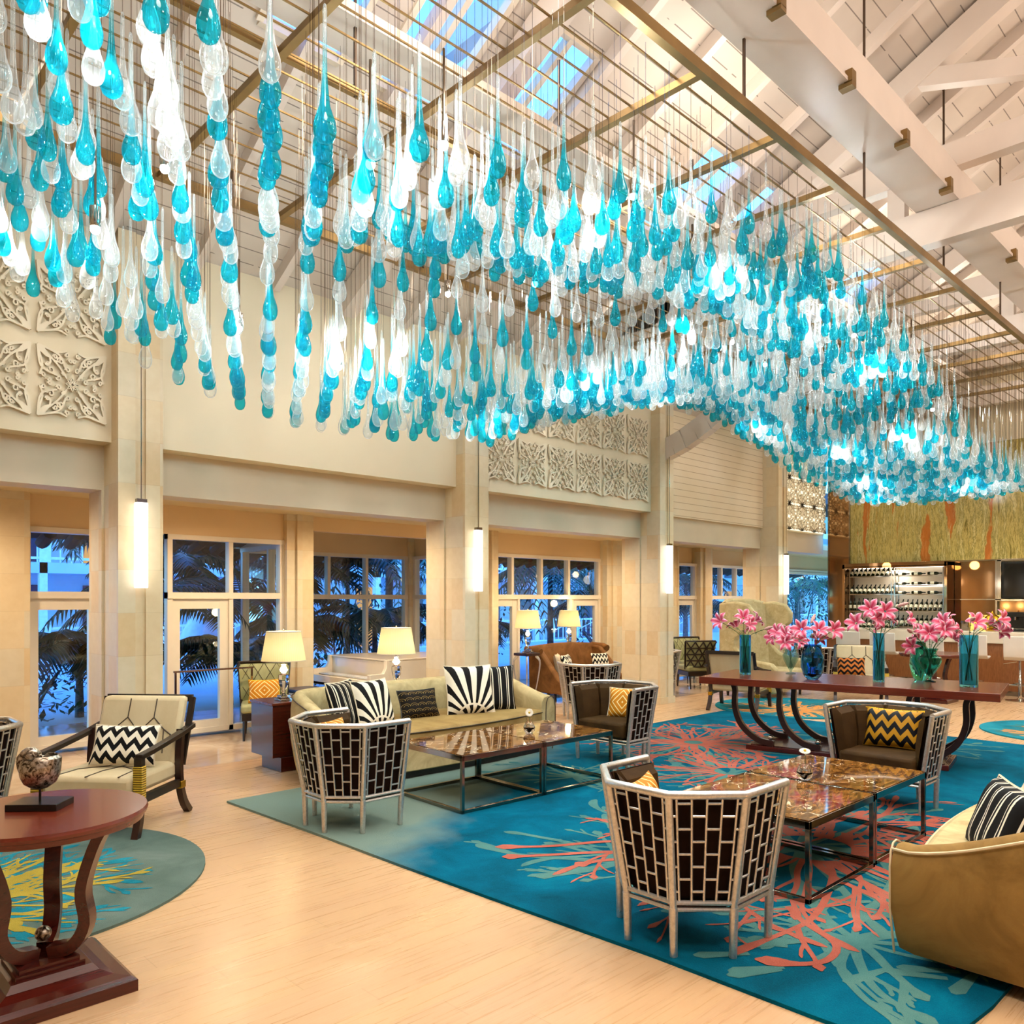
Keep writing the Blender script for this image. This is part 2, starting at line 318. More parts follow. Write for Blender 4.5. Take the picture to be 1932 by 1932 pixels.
M['petal'].base(M['petal'].ramp(M['petal'].ma('ABSOLUTE', M['petal'].ma('SUBTRACT', _u[0], .5)), (.05, col('#d2305e')), (.4, col('#f0a0b8')), (.5, col('#fbe3ea')))).set(.5, Subsurface_Weight=.1); M['petal'] = M['petal'].m
M['daisy'] = plain('daisy_white', '#f5efdf', .5); M['yellow'] = plain('flower_heart', '#d8b53a', .6)
M['leaf'] = plain('leaf_green', '#24461c', .45, var=.3); M['stem'] = plain('stem_green', '#3f6a2c', .5)
M['bud'] = plain('lily_bud', '#d9a9a0', .5, var=.2)
M['frond'] = plain('palm_green', '#123c22', .4, var=.6, sc=1.5); M['frond_pale'] = plain('palm_pale', '#4f8a70', .4, var=.3, sc=2); M['trunk'] = plain('palm_trunk', '#4a5560', .8, var=.4, sc=14)
M['ext_wall'] = plain('villa_paint', '#b8d4e8', .7, var=.06, sc=1); M['ext_rail'] = plain('white_rail', '#dff0fa', .5)
M['ext_ground'] = plain('terrace_paving', '#d6eaf2', .45, var=.1, sc=.6); M['eave'] = plain('dark_eave', '#24120c', .8, var=.3, sc=2)
M['ext_glass'] = plain('dark_villa_glass', '#14305c', .2); M['lit_room'] = emit('lit_villa_room', (1, .55, .2, 1), .8)
M['bird_silver'] = N('carved_silver'); _q = M['bird_silver'].noise(M['bird_silver'].co(), 55, 3, .5, 1.2)
M['bird_silver'].base(M['bird_silver'].ramp(_q, (.38, col('#3a2a1c')), (.5, col('#a39483')), (.7, col('#d8cdbf')))).set(.3, .85).bump(_q, .4, .004); M['bird_silver'] = M['bird_silver'].m
# ---------------------------------------------------------------- mesh helpers
class B:
    def __init__(s): s.v = []; s.f = []; s.mi = []; s.uv = None; s.cur = 0
    def add(s, vs, fs, uvs=None):
        o = len(s.v); s.v += [tuple(p) for p in vs]
        for k, f in enumerate(fs):
            s.f.append(tuple(i + o for i in f)); s.mi.append(s.cur)
        if uvs is not None:
            if s.uv is None: s.uv = {}
            for i, u in enumerate(uvs): s.uv[o + i] = u
        return s
    def hexa(s, c):
        return s.add(c, [(0, 3, 2, 1), (4, 5, 6, 7), (0, 1, 5, 4), (1, 2, 6, 5), (2, 3, 7, 6), (3, 0, 4, 7)])
    def box(s, x0, x1, y0, y1, z0, z1, tx=0, ty=0):          # tx, ty: taper of the top
        return s.hexa([(x0, y0, z0), (x1, y0, z0), (x1, y1, z0), (x0, y1, z0), (x0 + tx, y0 + ty, z1), (x1 - tx, y0 + ty, z1), (x1 - tx, y1 - ty, z1), (x0 + tx, y1 - ty, z1)])
    def beam(s, p, q, w, h, up=(0, 0, 1)):
        p, q = Vector(p), Vector(q); d = (q - p).normalized(); u = Vector(up)
        if abs(d.dot(u)) > .98: u = Vector((1, 0, 0))
        r = d.cross(u).normalized() * w / 2; u = r.cross(d).normalized() * h / 2
        return s.hexa([p - r - u, p + r - u, p + r + u, p - r + u, q - r - u, q + r - u, q + r + u, q - r + u])
    def tube(s, pts, r, n=8, closed=False, flat=1):
        P = [Vector(p) for p in pts]; L = len(P); rs = r if isinstance(r, (list, tuple)) else [r] * L; vs = []; fs = []; prev = None
        for i, p in enumerate(P):
            a = P[(i - 1) % L] if (closed or i > 0) else p; b = P[(i + 1) % L] if (closed or i < L - 1) else p
            d = (b - a).normalized()
            if prev is None:
                u = Vector((0, 0, 1)) if abs(d.z) < .9 else Vector((1, 0, 0)); u = (u - d * u.dot(d)).normalized()
            else:
                u = prev - d * prev.dot(d); u = u.normalized() if u.length > 1e-6 else prev
            prev = u; w = d.cross(u)
            for k in range(n):
                t = 2 * PI * k / n; vs.append(p + (u * cos(t) * flat + w * sin(t)) * rs[i])
        for i in range(L if closed else L - 1):
            j = (i + 1) % L
            for k in range(n): fs.append((i * n + k, i * n + (k + 1) % n, j * n + (k + 1) % n, j * n + k))
        if not closed: fs += [tuple(range(n))[::-1], tuple((L - 1) * n + k for k in range(n))]
        return s.add(vs, fs)
    def lathe(s, prof, n=24, c=(0, 0, 0), uv=False, axis='z'):
        vs = []; fs = []; us = []; L = len(prof)
        for i, (r, z) in enumerate(prof):
            for k in range(n + (1 if uv else 0)):
                t = 2 * PI * k / n
                p = (r * cos(t), r * sin(t), z) if axis == 'z' else (z, r * cos(t), r * sin(t))
                vs.append((c[0] + p[0], c[1] + p[1], c[2] + p[2])); us.append((k / n, i / (L - 1)))
        m = n + (1 if uv else 0)
        for i in range(L - 1):
            for k in range(n): fs.append((i * m + k, i * m + (k + 1) % m, (i + 1) * m + (k + 1) % m, (i + 1) * m + k))
        if not uv:
            if prof[0][0] > 1e-5: fs.append(tuple(range(n))[::-1])
            if prof[-1][0] > 1e-5: fs.append(tuple((L - 1) * n + k for k in range(n)))
        return s.add(vs, fs, us if uv else None)
    def prism(s, poly, a0, a1, ax='z'):
        def mk(u, v, a): return (u, v, a) if ax == 'z' else ((u, a, v) if ax == 'y' else (a, u, v))
        n = len(poly); vs = [mk(u, v, a0) for u, v in poly] + [mk(u, v, a1) for u, v in poly]
        return s.add(vs, [tuple(range(n))[::-1], tuple(range(n, 2 * n))] + [(i, (i + 1) % n, n + (i + 1) % n, n + i) for i in range(n)])
    def sph(s, c, r, n=12, sz=1):
        return s.lathe([(r * sin(PI * i / n) + 1e-6, -r * sz * cos(PI * i / n)) for i in range(n + 1)], n * 2, c)
    def surf(s, fn, nu, nv, cu=False, uv=False):
        vs = [fn(i / (nu if cu else nu), j / nv) for i in range(nu + (0 if cu else 1)) for j in range(nv + 1)]
        us = [(i / nu, j / nv) for i in range(nu + (0 if cu else 1)) for j in range(nv + 1)] if uv else None
        m = nu + (0 if cu else 1); fs = []
        for i in range(nu):
            for j in range(nv): fs.append((i * (nv + 1) + j, ((i + 1) % m) * (nv + 1) + j, ((i + 1) % m) * (nv + 1) + j + 1, i * (nv + 1) + j + 1))
        return s.add(vs, fs, us)
    def xf(s, mat, start=0):
        for i in range(start, len(s.v)): s.v[i] = tuple(mat @ Vector(s.v[i]))
        return s
    def mesh(s, name, mats):
        me = bpy.data.meshes.new(name); me.from_pydata(s.v, [], s.f)
        for m in mats: me.materials.append(m)
        if len(mats) > 1: me.polygons.foreach_set('material_index', s.mi)
        if s.uv:
            l = me.uv_layers.new(name='UVMap'); z = (0, 0)
            l.data.foreach_set('uv', [c for lp in me.loops for c in s.uv.get(lp.vertex_index, z)])
        return me
    def ob(s, name, mat, parent=None, smooth=True, bevel=0, ang=40, fix=True):
        mats = mat if isinstance(mat, (list, tuple)) else [mat]
        mats = [M[m] if isinstance(m, str) else m for m in mats]
        me = s.mesh(name, mats)
        if fix:
            import bmesh
            bm = bmesh.new(); bm.from_mesh(me); bmesh.ops.recalc_face_normals(bm, faces=bm.faces); bm.to_mesh(me); bm.free()
        if smooth:
            me.polygons.foreach_set('use_smooth', [True] * len(me.polygons)); me.set_sharp_from_angle(angle=math.radians(ang))
        o = bpy.data.objects.new(name, me); COL.objects.link(o); o.parent = parent
        if bevel:
            b = o.modifiers.new('bevel', 'BEVEL'); b.width = bevel; b.segments = 2; b.limit_method = 'ANGLE'; b.harden_normals = False
        return o
def tag(o, label, cat, group=None, kind=None):
    o['label'] = label; o['category'] = cat
    if group: o['group'] = group
    if kind: o['kind'] = kind
    return o
def thing(name, label, cat, loc=(0, 0, 0), rz=0, group=None):
    o = bpy.data.objects.new(name, None); COL.objects.link(o); o.location = loc; o.rotation_euler = (0, 0, rz); o.empty_display_size = .1
    return tag(o, label, cat, group)
def struct(name, b, mat, label=None, **k):
    o = b.ob(name, mat, **k); o['kind'] = 'structure'
    if label: o['label'] = label
    return o
def dup(root, loc, rz, label, group=None):
    def cp(o, par):
        c = o.copy(); COL.objects.link(c)
        if par: c.parent = par
        for ch in kids.get(o.name, []): cp(ch, c)
        return c
    kids = {}
    for ch in root.children_recursive: kids.setdefault(ch.parent.name, []).append(ch)
    r = cp(root, None); r.location = loc; r.rotation_euler = (0, 0, rz); r['label'] = label
    if group: r['group'] = group
    return r
def crv(pts, n=24):                                         # Catmull-Rom through points
    P = [Vector(p) for p in pts]; P = [P[0] * 2 - P[1]] + P + [P[-1] * 2 - P[-2]]; out = []
    seg = len(P) - 3
    for k in range(n + 1):
        t = k / n * seg; i = min(int(t), seg - 1); t -= i; a, b, c, d = P[i:i + 4]
        out.append(.5 * ((2 * b) + (c - a) * t + (2 * a - 5 * b + 4 * c - d) * t * t + (3 * b - a - 3 * c + d) * t ** 3))
    return out
def ribbon(b, pts, w, h):                                   # bent rectangular bar in the x-z plane (w across y)
    P = crv(pts, 20); vs = []; fs = []
    for i, p in enumerate(P):
        d = (P[min(i + 1, 20)] - P[max(i - 1, 0)]).normalized(); nrm = Vector((-d.z, 0, d.x)) * (h(i / 20) if callable(h) else h) / 2; y = Vector((0, w / 2, 0))
        vs += [p - nrm - y, p + nrm - y, p + nrm + y, p - nrm + y]
    for i in range(20):
        for k in range(4): fs.append((i * 4 + k, i * 4 + (k + 1) % 4, i * 4 + 4 + (k + 1) % 4, i * 4 + 4 + k))
    b.add(vs, fs + [(3, 2, 1, 0), (80, 81, 82, 83)])

# ---------------------------------------------------------------- the hall
b = B(); b.box(-6, 16.2, -7, 7.32, -.1, 0); struct('floor', b, 'floor')
b = B(); b.box(-6, 22, 7.32, 11.0, -.1, 0); struct('floor_gallery', b, 'floor_stone', 'polished stone floor of the window gallery')
CX = [(2.215, 2.575), (5.97, 6.335), (9.777, 10.12), (13.39, 13.72), (-1.5, -1.14)]
for x0, x1 in CX:
    b = B(); gx = x0 + (x1 - x0) * .4
    b.box(x0, gx, 6.96, 7.32, 0, 4.62); b.box(gx, gx + .075, 6.985, 7.3, 0, 4.62); b.box(gx + .075, x1, 6.96, 7.32, 0, 4.62)
    b.box(x0 - .02, x0 + .36, 7.32, 7.66, 0, 2.49); b.box(x0 - .02, x1 + .02, 6.94, 7.34, 0, .1)
    struct('column', b, 'stone', smooth=False)
bays = [(-1.14, 2.215, 'relief'), (2.575, 5.97, 'plain'), (6.335, 9.777, 'relief'), (10.12, 13.39, 'ship'), (13.72, 15.95, 'lit')]
for i, (x0, x1, k) in enumerate(bays):
    b = B(); b.box(x0 - .02, x1 + .02, 7.32, 7.62, 2.49, 2.9); struct('beam', b, 'beam_paint', smooth=False)
    yf = {'relief': 7.13, 'plain': 7.12, 'ship': 7.27, 'lit': 7.3}[k]
    b = B(); b.box(x0, x1, yf, 7.5, 2.87, 4.62); struct('wall_north', b, 'shiplap' if k == 'ship' else 'wall', smooth=False)
b = B(); b.box(-6, -1.5, 7.1, 7.5, 2.49, 4.62); b.box(-6, -1.5, 7.32, 7.6, 2.3, 2.6); struct('wall_north', b, 'wall', smooth=False)
b = B(); b.box(-6, 22, 7.5, 9.15, 2.6, 2.7); b.box(5, 8.25, 9.15, 11.0, 2.6, 2.7); struct('ceiling_gallery', b, 'soffit', smooth=False)
b = B(); b.box(-6, 16.2, -7.2, -7, 0, 5); struct('wall_south', b, 'wall')
b = B(); b.box(-6.2, -6, -7.2, 11.2, 0, 7.6); struct('wall_west', b, 'wall')
b = B(); b.box(16.02, 16.3, -7, 6.9, 0, 7.6); struct('wall_east', b, 'wall')
b = B(); b.box(21.9, 22, 6.9, 9.1, 0, 2.7); b.box(16, 22, 6.75, 6.9, 0, 2.7); struct('wall_gallery_end', b, 'wall')
# gable roof: ridge along x at y = .6
RY, RZ, EY, EZ = .6, 8.0, 7.2, 4.62
def roofz(y): return RZ - (RZ - EZ) / (EY - RY) * abs(y - RY)
sky = [(2.9, 4.9), (3.85, 4.9), (4.8, 4.9), (7.2, 4.7), (8.3, 4.7), (11, 4.9)]
for sgn in (1, -1):
    b = B(); ye = RY + sgn * (EY - RY + .6)
    if sgn > 0:                                              # slope broken by the row of rooflights
        ya, yb = 4.3, 5.2; b.add([(-6, RY, RZ), (16.3, RY, RZ), (16.3, ya, roofz(ya)), (-6, ya, roofz(ya))], [(0, 1, 2, 3)])
        b.add([(-6, yb, roofz(yb)), (16.3, yb, roofz(yb)), (16.3, ye, roofz(ye)), (-6, ye, roofz(ye))], [(0, 1, 2, 3)])
        xs = [-6] + [v for x, _ in sky for v in (x - .3, x + .3)] + [16.3]
        for i in range(0, len(xs), 2): b.add([(xs[i], ya, roofz(ya)), (xs[i + 1], ya, roofz(ya)), (xs[i + 1], yb, roofz(yb)), (xs[i], yb, roofz(yb))], [(0, 1, 2, 3)])
    else: b.add([(-6, RY, RZ), (16.3, RY, RZ), (16.3, ye, roofz(ye)), (-6, ye, roofz(ye))], [(0, 1, 2, 3)])
    o = struct('ceiling', b, 'roof_boards', smooth=False); sm = o.modifiers.new('s', 'SOLIDIFY'); sm.thickness = .06; sm.offset = 0
for i, (x, y) in enumerate(sky):
    b = B(); b.add([(x - .3, 4.3, roofz(4.3) + .05), (x + .3, 4.3, roofz(4.3) + .05), (x + .3, 5.2, roofz(5.2) + .05), (x - .3, 5.2, roofz(5.2) + .05)], [(0, 1, 2, 3)])
    f = B(); 
    for p, q in (((x - .32, 4.28), (x + .32, 4.28)), ((x + .32, 4.28), (x + .32, 5.22)), ((x + .32, 5.22), (x - .32, 5.22)), ((x - .32, 5.22), (x - .32, 4.28)), ((x, 4.28), (x, 5.22))):
        f.beam((p[0], p[1], roofz(p[1]) - .02), (q[0], q[1], roofz(q[1]) - .02), .05, .08)
    o = f.ob('window_%d' % (40 + i), 'white_frame'); o['kind'] = 'structure'; b.ob('pane', 'pane', o)
b = B(); b.prism([(7.3, 4.5), (-6.6, 4.5), (RY, RZ)], 16.05, 16.3, 'x'); struct('wall_gable', b, 'wall')
# trusses
def member(b, x, p, q, w=.14, h=.2): b.beam((x, p[0], p[1]), (x, q[0], q[1]), w, h, up=(1, 0, 0))
for x in (.6, 4.4, 8.2, 12.0, 15.6):
    if x in (.6, 4.4):
        b = B(); member(b, x, (7.1, 4.75 + 1.6), (-6, 6.35), .26, .14)
    else:
        b = B(); member(b, x, (7.1, 5.11), (-6, 5.11), .33, .16); member(b, x, (5, 5.72), (-4, 5.72), .24, .14)
    member(b, x, (RY, RZ - .1), (RY, 5.2 if x > 5 else 6.3), .22, .18)
    for sg in (1, -1):
        member(b, x, (RY, RZ - .25), (RY + sg * 6.4, roofz(RY + sg * 6.4) - .2), .24, .16)
        member(b, x, (RY + sg * .2, 5.9 if x > 5 else 6.5), (RY + sg * 2.3, roofz(RY + sg * 2.3) - .2), .16, .12)
        member(b, x, (RY + sg * 2.4, roofz(RY + sg * 2.4) - .2), (RY + sg * 2.4, 5.2 if x > 5 else 6.3), .16, .12)
        if x > 5: member(b, x, (RY + sg * 2.6, 5.85), (RY + sg * 3.9, roofz(RY + sg * 3.9) - .2), .14, .1)
    struct('roof_truss', b, 'truss', smooth=False)
for y in (2.62, ):
    b = B(); b.box(-3, 16.2, y - .17, y + .17, 5.3, 5.62); b.box(-3, 16.2, y - .19, y + .19, 5.28, 5.31); struct('roof_beam', b, 'truss', smooth=False)
for k in range(12):
    b = B(); x = 1.5 + k * 1.05; b.box(x, x + .07, 2.40, 2.46, 5.27, 5.36); b.box(x, x + .07, 2.40, 2.5, 5.24, 5.275); struct('beam_clip', b, 'brass', smooth=False)
for y in (4.62,):
    b = B(); b.box(-3, 16.2, y - .3, y + .05, 5.25, 5.34); struct('roof_beam', b, 'truss', smooth=False)
b = B(); b.beam((3.0, 5.4, 6.35), (9.2, -2.2, 6.35), .16, .24); struct('roof_beam', b, 'truss', smooth=False)
for k in range(24):                                          # common rafters under the boards
    x = -2.4 + k * .76
    b = B()
    for sg in (1, -1): b.beam((x, RY, RZ - .1), (x, RY + sg * 6.5, roofz(RY + sg * 6.5) - .1), .07, .12)
    struct('rafter', b, 'truss', smooth=False)
for x0, x1 in CX[2:3]:                                       # curved bracket over the third column
    b = B(); P = crv([(0, 7.2, 3.75), (0, 6.6, 3.95), (0, 5.9, 4.35), (0, 5.2, 4.95)], 10)
    for i in range(10): b.beam((10.0,) + tuple(P[i])[1:], (10.0,) + tuple(P[i + 1])[1:], .3, .16, up=(1, 0, 0))
    # tied back to the wall head
    b.box(9.92, 10.08, 5.2, 7.2, 4.75, 4.95); struct('roof_bracket', b, 'truss', smooth=False)

# carved ornaments on the wall
def ornament_mesh(b, w, h, y0, th=.022):
    def flat(pts, r):                                       # flat fretwork strip standing off the wall
        P = [Vector((x * w, 0, z * h)) for x, z in pts]; L = len(P); vs = []
        for i, p in enumerate(P):
            d = (P[min(i + 1, L - 1)] - P[max(i - 1, 0)]).normalized(); n_ = Vector((-d.z, 0, d.x)) * r * .62
            vs += [(p + n_).to_tuple(), (p - n_).to_tuple()]
        vs = [(x, y0 - .012, z) for x, y, z in vs] + [(x, y0 + .012, z) for x, y, z in vs]; m = 2 * L
        b.add(vs, [f for i in range(L - 1) for f in ((2 * i, 2 * i + 1, 2 * i + 3, 2 * i + 2), (2 * i, 2 * i + 2, m + 2 * i + 2, m + 2 * i), (2 * i + 1, m + 2 * i + 1, m + 2 * i + 3, 2 * i + 3))])
    for sx in (1, -1):
        for sz in (1, -1):
            q = lambda P: [(sx * a, sz * c) for a, c in P]
            tip = [(x * w, z * h) for x, z in q([(.5, .5), (.40, .46), (.345, .39), (.33, .33), (.39, .345), (.46, .40)])]; b.prism(tip, y0 - .012, y0 + .01, 'y')
            leaf = [(.12, .20), (.25, .42), (.5, .5), (.45, .25), (.24, .12), (.3, .28), (.4, .4)]
            for L in ([(.10, .22), (.2, .4), (.5, .5)], [(.5, .5), (.45, .2), (.22, .1)], [(.5, .5), (.33, .36), (.2, .24), (.08, .08)],
                      [(.33, .36), (.32, .27), (.37, .22)], [(.27, .3), (.2, .3), (.17, .35)]):
                P = crv([(a, 0, c) for a, c in L], 8); flat([(sx * p.x, sz * p.z) for p in P], .012)
            P = crv([(a, 0, c) for a, c in [(.08, .47), (.2, .43), (.34, .46), (.5, .5)]], 8); flat([(sx * p.x, sz * p.z) for p in P], .011)
            P = crv([(a, 0, c) for a, c in [(.47, .08), (.43, .2), (.46, .34), (.5, .5)]], 8); flat([(sx * p.x, sz * p.z) for p in P], .011)
            for cx, cz, r0, dr in ((.25, .36, .035, 1), (.36, .25, .035, -1), (.13, .13, .03, 1), (.43, .43, .025, 1), (.03, .33, .03, 1), (.33, .03, .03, -1), (.17, .31, .055, 1), (.31, .17, .055, -1), (.08, .42, .035, -1), (.42, .08, .035, 1), (.07, .2, .04, 1), (.2, .07, .04, -1)):
                P = [(sx * (cx + r0 * (1 - t * .75) * cos(dr * t * 7.5)), sz * (cz + r0 * (1 - t * .75) * sin(dr * t * 7.5))) for t in [i / 12 for i in range(13)]]
                flat(P, .0095)
    for k in range(8):
        t = k * PI / 4; P = [(.02 * cos(t), .02 * sin(t)), (.07 * cos(t - .25), .07 * sin(t - .25)), (.1 * cos(t), .1 * sin(t)), (.07 * cos(t + .25), .07 * sin(t + .25)), (.02 * cos(t), .02 * sin(t))]
        flat(P, .006)
def plate(b, w, h, y0, y1):
    P = []
    for k in range(64):
        t = 2 * PI * k / 64; r = .33 + .13 * abs(sin(2 * t)) ** 1.2 + (.21 * max(0, abs(sin(2 * t)) - .8) / .2 if abs(sin(2 * t)) > .8 else 0)
        P.append((r * cos(t) * w, r * sin(t) * h))
    b.prism(P, y0, y1, 'y')
def mk_orn(name, w, h, mats):
    b = B(); b.cur = 1; ornament_mesh(b, w, h, -.012); return b
orn = mk_orn('orn', .5, .56, None); orn_me = orn.mesh('wall_ornament', [M['wall'], M['ornament']])

words = ['lower', 'upper']; num = ['first', 'second', 'third', 'fourth', 'fifth', 'sixth']
def place_orn(xs, zs, y, where):
    for j, z in enumerate(zs):
        for i, x in enumerate(xs):
            o = bpy.data.objects.new('carved_wall_ornament', orn_me); COL.objects.link(o); o.location = (x, y - .012, z)
            tag(o, 'carved floral ornament, %s in the %s row counted %s, %s' % (num[len(xs) - 1 - i if 'first' in where else i], words[j], 'leftwards' if 'first' in where else 'rightwards', where), 'wall ornament', 'carved ornaments ' + where)
place_orn([.26, .81, 1.36, 1.91], [3.29, 3.95], 7.13, 'first wall panel')
place_orn([6.67 + .553 * i for i in range(6)], [3.29, 3.95], 7.13, 'third wall panel')
# lit lattice panel by the bar
b = B(); b.box(13.8, 15.9, 7.285, 7.299, 2.9, 4.4); t = b.ob('backlit_lattice', 'back_light'); tag(t, 'glowing warm backlit wall panel with cream fretwork screen near the bar', 'lit panel')
b = B()
for i in range(4):
    for j in range(3):
        s0 = len(b.v); ornament_mesh(b, .52, .5, 0); b.xf(Matrix.Translation((14.08 + i * .52, 7.24, 3.15 + j * .5)), s0)
b.ob('fretwork', 'ornament', t, fix=False)

# window wall
wid = [0]
def window(p, q, z0, z1, zt, up=(), low=(), door=None):
    """frame between plan points p and q, transom at zt, mullions at fractions up/low; door = list of (f0, f1) leaves"""
    p, q = Vector(p), Vector(q); d = q - p; L = d.length; b = B(); R = Matrix.Translation((p.x, p.y, 0)) @ Matrix.Rotation(math.atan2(d.y, d.x), 4, 'Z')
    f = .055
    b.box(0, L, -.05, .05, z0, z0 + f); b.box(0, L, -.06, .06, z1 - f, z1); b.box(0, f, -.05, .05, z0, z1); b.box(L - f, L, -.05, .05, z0, z1); b.box(0, L, -.06, .05, zt - .035, zt + .035)
    for u in up: b.box(u * L - .025, u * L + .025, -.05, .05, zt, z1)
    for u in low: b.box(u * L - .025, u * L + .025, -.05, .05, z0, zt)
    for (u, w) in (door or ()):
        a, c = u * L, w * L; b.box(a + .1, c - .1, -.03, .03, z0 + .01, z0 + .14); b.box(a + .1, c - .1, -.03, .03, zt - .15, zt - .03); b.box(a, a + .1, -.032, .032, z0 + .005, zt - .02); b.box(c - .1, c, -.032, .032, z0 + .005, zt - .02)
    b.xf(R); wid[0] += 1
    o = b.ob('window_%d' % wid[0], 'white_frame', smooth=False); o['kind'] = 'structure'
    g = B(); g.box(.02, L - .02, -.004, .004, z0 + .02, z1 - .02); g.xf(R); g.ob('pane', 'pane', o, smooth=False); return o
WT, WB = 2.28, .04
window((.3, 9), (1.55, 9), WB, WT, 1.6)
window((1.98, 9), (3.3, 9), WB, WT, 1.6, door=[(.02, .52)])
window((3.36, 9), (4.76, 9), WB, WT, 1.6, (.52,), (.52,), [(.03, .5)])
window((5.12, 10.85), (8.0, 10.85), WB, WT, 1.6, (.24, .48, .72), (.24, .72))
window((8.12, 10.75), (8.12, 9.15), WB, WT, 1.6, (.5,), ())
window((5.1, 9.15), (5.1, 10.75), WB, WT, 1.6, (.5,), ())
window((8.25, 9.1), (10.92, 9.1), WB, WT, 1.6, (.19, .44, .69), (.24, .72), [(.0, .23), (.73, .99)])
window((11.3, 9.05), (12.9, 9.05), WB, WT, 1.6, (.5,), (.5,), [(.02, .48)])
window((13.05, 9), (13.82, 9), WB, WT, 1.6, (), (), [(.03, .97)])
window((14.2, 9), (15.95, 9), WB, WT, 1.6, (.33, .66), (.5,))
window((16.3, 9), (20.5, 9), WB, WT, 2.2)
b = B()
for x0, x1, y in ((-6, .3, 9), (1.5, 2.0, 8.98), (4.76, 5.1, 9.0), (8.0, 8.25, 9.0), (10.92, 11.3, 9.02), (13.82, 14.2, 8.98), (12.9, 13.05, 9), (15.95, 16.3, 9), (20.5, 22, 9)):
    q = B(); q.box(x0, x1, y - .12, y + .12, 0, 2.6)
    if x1 - x0 < .6: q.box(x0 + .12, x1, y - .16, y - .11, 0, 2.6)
    struct('pilaster', q, 'stone', smooth=False)
b.box(8.0, 8.2, 10.75, 10.95, 0, 2.6); struct('pilaster', b, 'stone', smooth=False)
for x0, x1, y in ((0, 5.1, 9.02), (8.2, 16, 9.12), (16, 22, 9.05)):
    b = B(); b.box(x0, x1, y - .06, y + .1, 2.28, 2.62); struct('header', b, 'header', smooth=False)
b = B(); b.box(5.1, 8.2, 8.94, 9.06, 2.42, 2.62); b.box(5.0, 8.2, 10.8, 10.95, 2.28, 2.62); b.box(5.0, 5.12, 9, 10.9, 2.28, 2.62); b.box(8.1, 8.2, 9, 10.9, 2.28, 2.62); struct('header', b, 'header', smooth=False)
b = B(); b.beam((3.3, 8.62, .78), (4.2, 8.62, .78), .02, .02)
for x in (3.32, 4.18): b.beam((x, 8.62, 0), (x, 8.62, .78), .018, .018)
tag(b.ob('handrail', 'chrome'), 'thin chrome handrail standing before the glass door behind the green chair', 'handrail')

# pendant tube lights on the columns
t0 = thing('tube_pendant', 'tall glowing tube lamp hanging on the first column', 'pendant lamp', (2.375, 6.9, 0), 0, 'tube lamps on the columns')
b = B(); b.box(-.048, .048, -.03, .03, 1.65, 2.36); b.ob('tube', 'tube_light', t0, bevel=.008)
b = B(); b.beam((0, 0, 2.36), (0, 0, 4.5), .006, .006); b.box(-.04, .04, -.025, .025, 2.36, 2.39); b.ob('cable', 'steel_bar', t0)
for x, w in ((6.12, 'second column, behind the long sofa'), (9.93, 'third column'), (13.56, 'fourth column, beside the bar')):
    dup(t0, (x, 6.9, 0), 0, 'tall glowing tube lamp hanging on the ' + w)
for x in (2.375, 6.12, 9.93, 13.56): lamp('POINT', 'tube_glow', (x, 6.6, 2.0), 2, (1, .9, .75), .1)
# ---------------------------------------------------------------- bar wall (plane x = 16)
b = B(); b.box(15.9, 16.0, -3, 6.75, 2.27, 4.35); tag(b.ob('onyx_panel', 'onyx', bevel=.004), 'green and orange veined onyx wall cladding above the bar', 'wall panel')
t = thing('mirror_pier', 'tall bronze mirror clad pier left of the onyx wall', 'mirror pier', (15.93, 6.95, 0))
b = B(); b.box(-.05, .09, -.2, .2, 0, 4.4); b.ob('mirror', 'mirror', t)
b = B(); b.box(-.06, .1, .2, .23, 0, 4.4); b.box(-.06, .1, -.22, -.2, 0, 4.4); b.ob('trim', 'steel_bar', t)
t = thing('wine_cabinet', 'tall lit glass fronted wine cabinet under the onyx', 'wine cabinet', (15.98, 5.8, 0))
b = B(); b.box(-.02, 0, -.93, .93, .1, 2.24); b.ob('back_panel', 'white_gloss', t)
b = B(); b.box(-.42, 0, -.95, -.9, .1, 2.25); b.box(-.42, 0, .9, .95, .1, 2.25); b.box(-.42, 0, -.95, .95, 2.18, 2.26); b.box(-.42, 0, -.95, .95, .05, .1)
b.box(-.42, -.38, -.95, .95, 2.16, 2.2); b.ob('frame', 'mirror', t, bevel=.004)
b = B(); b.box(-.1, -.05, -.85, .85, 2.165, 2.18); b.box(-.035, -.025, -.8, .1, 1.8, 1.84); b.ob('light_strip', 'case_light', t)
ROWS = [2.0, 1.66, 1.33, 1.0]
b = B()
for y in (-.85, .0, .06, .85):
    for x in (-.3, -.1): b.beam((x, y, .1), (x, y, 2.16), .015, .015)
for z in ROWS:
    b.beam((-.3, .03, z), (-.3, .87, z), .02, .02); b.beam((-.12, .03, z + .02), (-.12, .87, z + .02), .012, .012)
for z in (2.0, 1.82, 1.65, 1.35, 1.05): b.beam((-.3, -.87, z), (-.3, .03, z), .014, .014)
b.ob('rack', 'steel_bar', t)
lamp('AREA', 'cabinet_light', (15.8, 5.8, 2.12), 14, (1, .93, .82), size=1.2, shape='RECTANGLE', size_y=.2)
def bottle_proto():
    t = thing('wine_bottle', '', 'bottle', (0, 0, 0))
    b = B(); b.lathe([(.001, 0), (.036, .002), (.037, .18), (.03, .21), (.014, .24), (.013, .3), (.001, .3)], 10); b.ob('glass', 'bottle', t)
    b = B(); b.lathe([(.0375, .06), (.0378, .062), (.0378, .14), (.0375, .142)], 10); b.ob('paper_label', 'bottle_label', t)
    b = B(); b.lathe([(.0148, .25), (.0148, .302), (.001, .303)], 8); b.ob('capsule', 'black', t); return t
bp = bottle_proto(); first = True
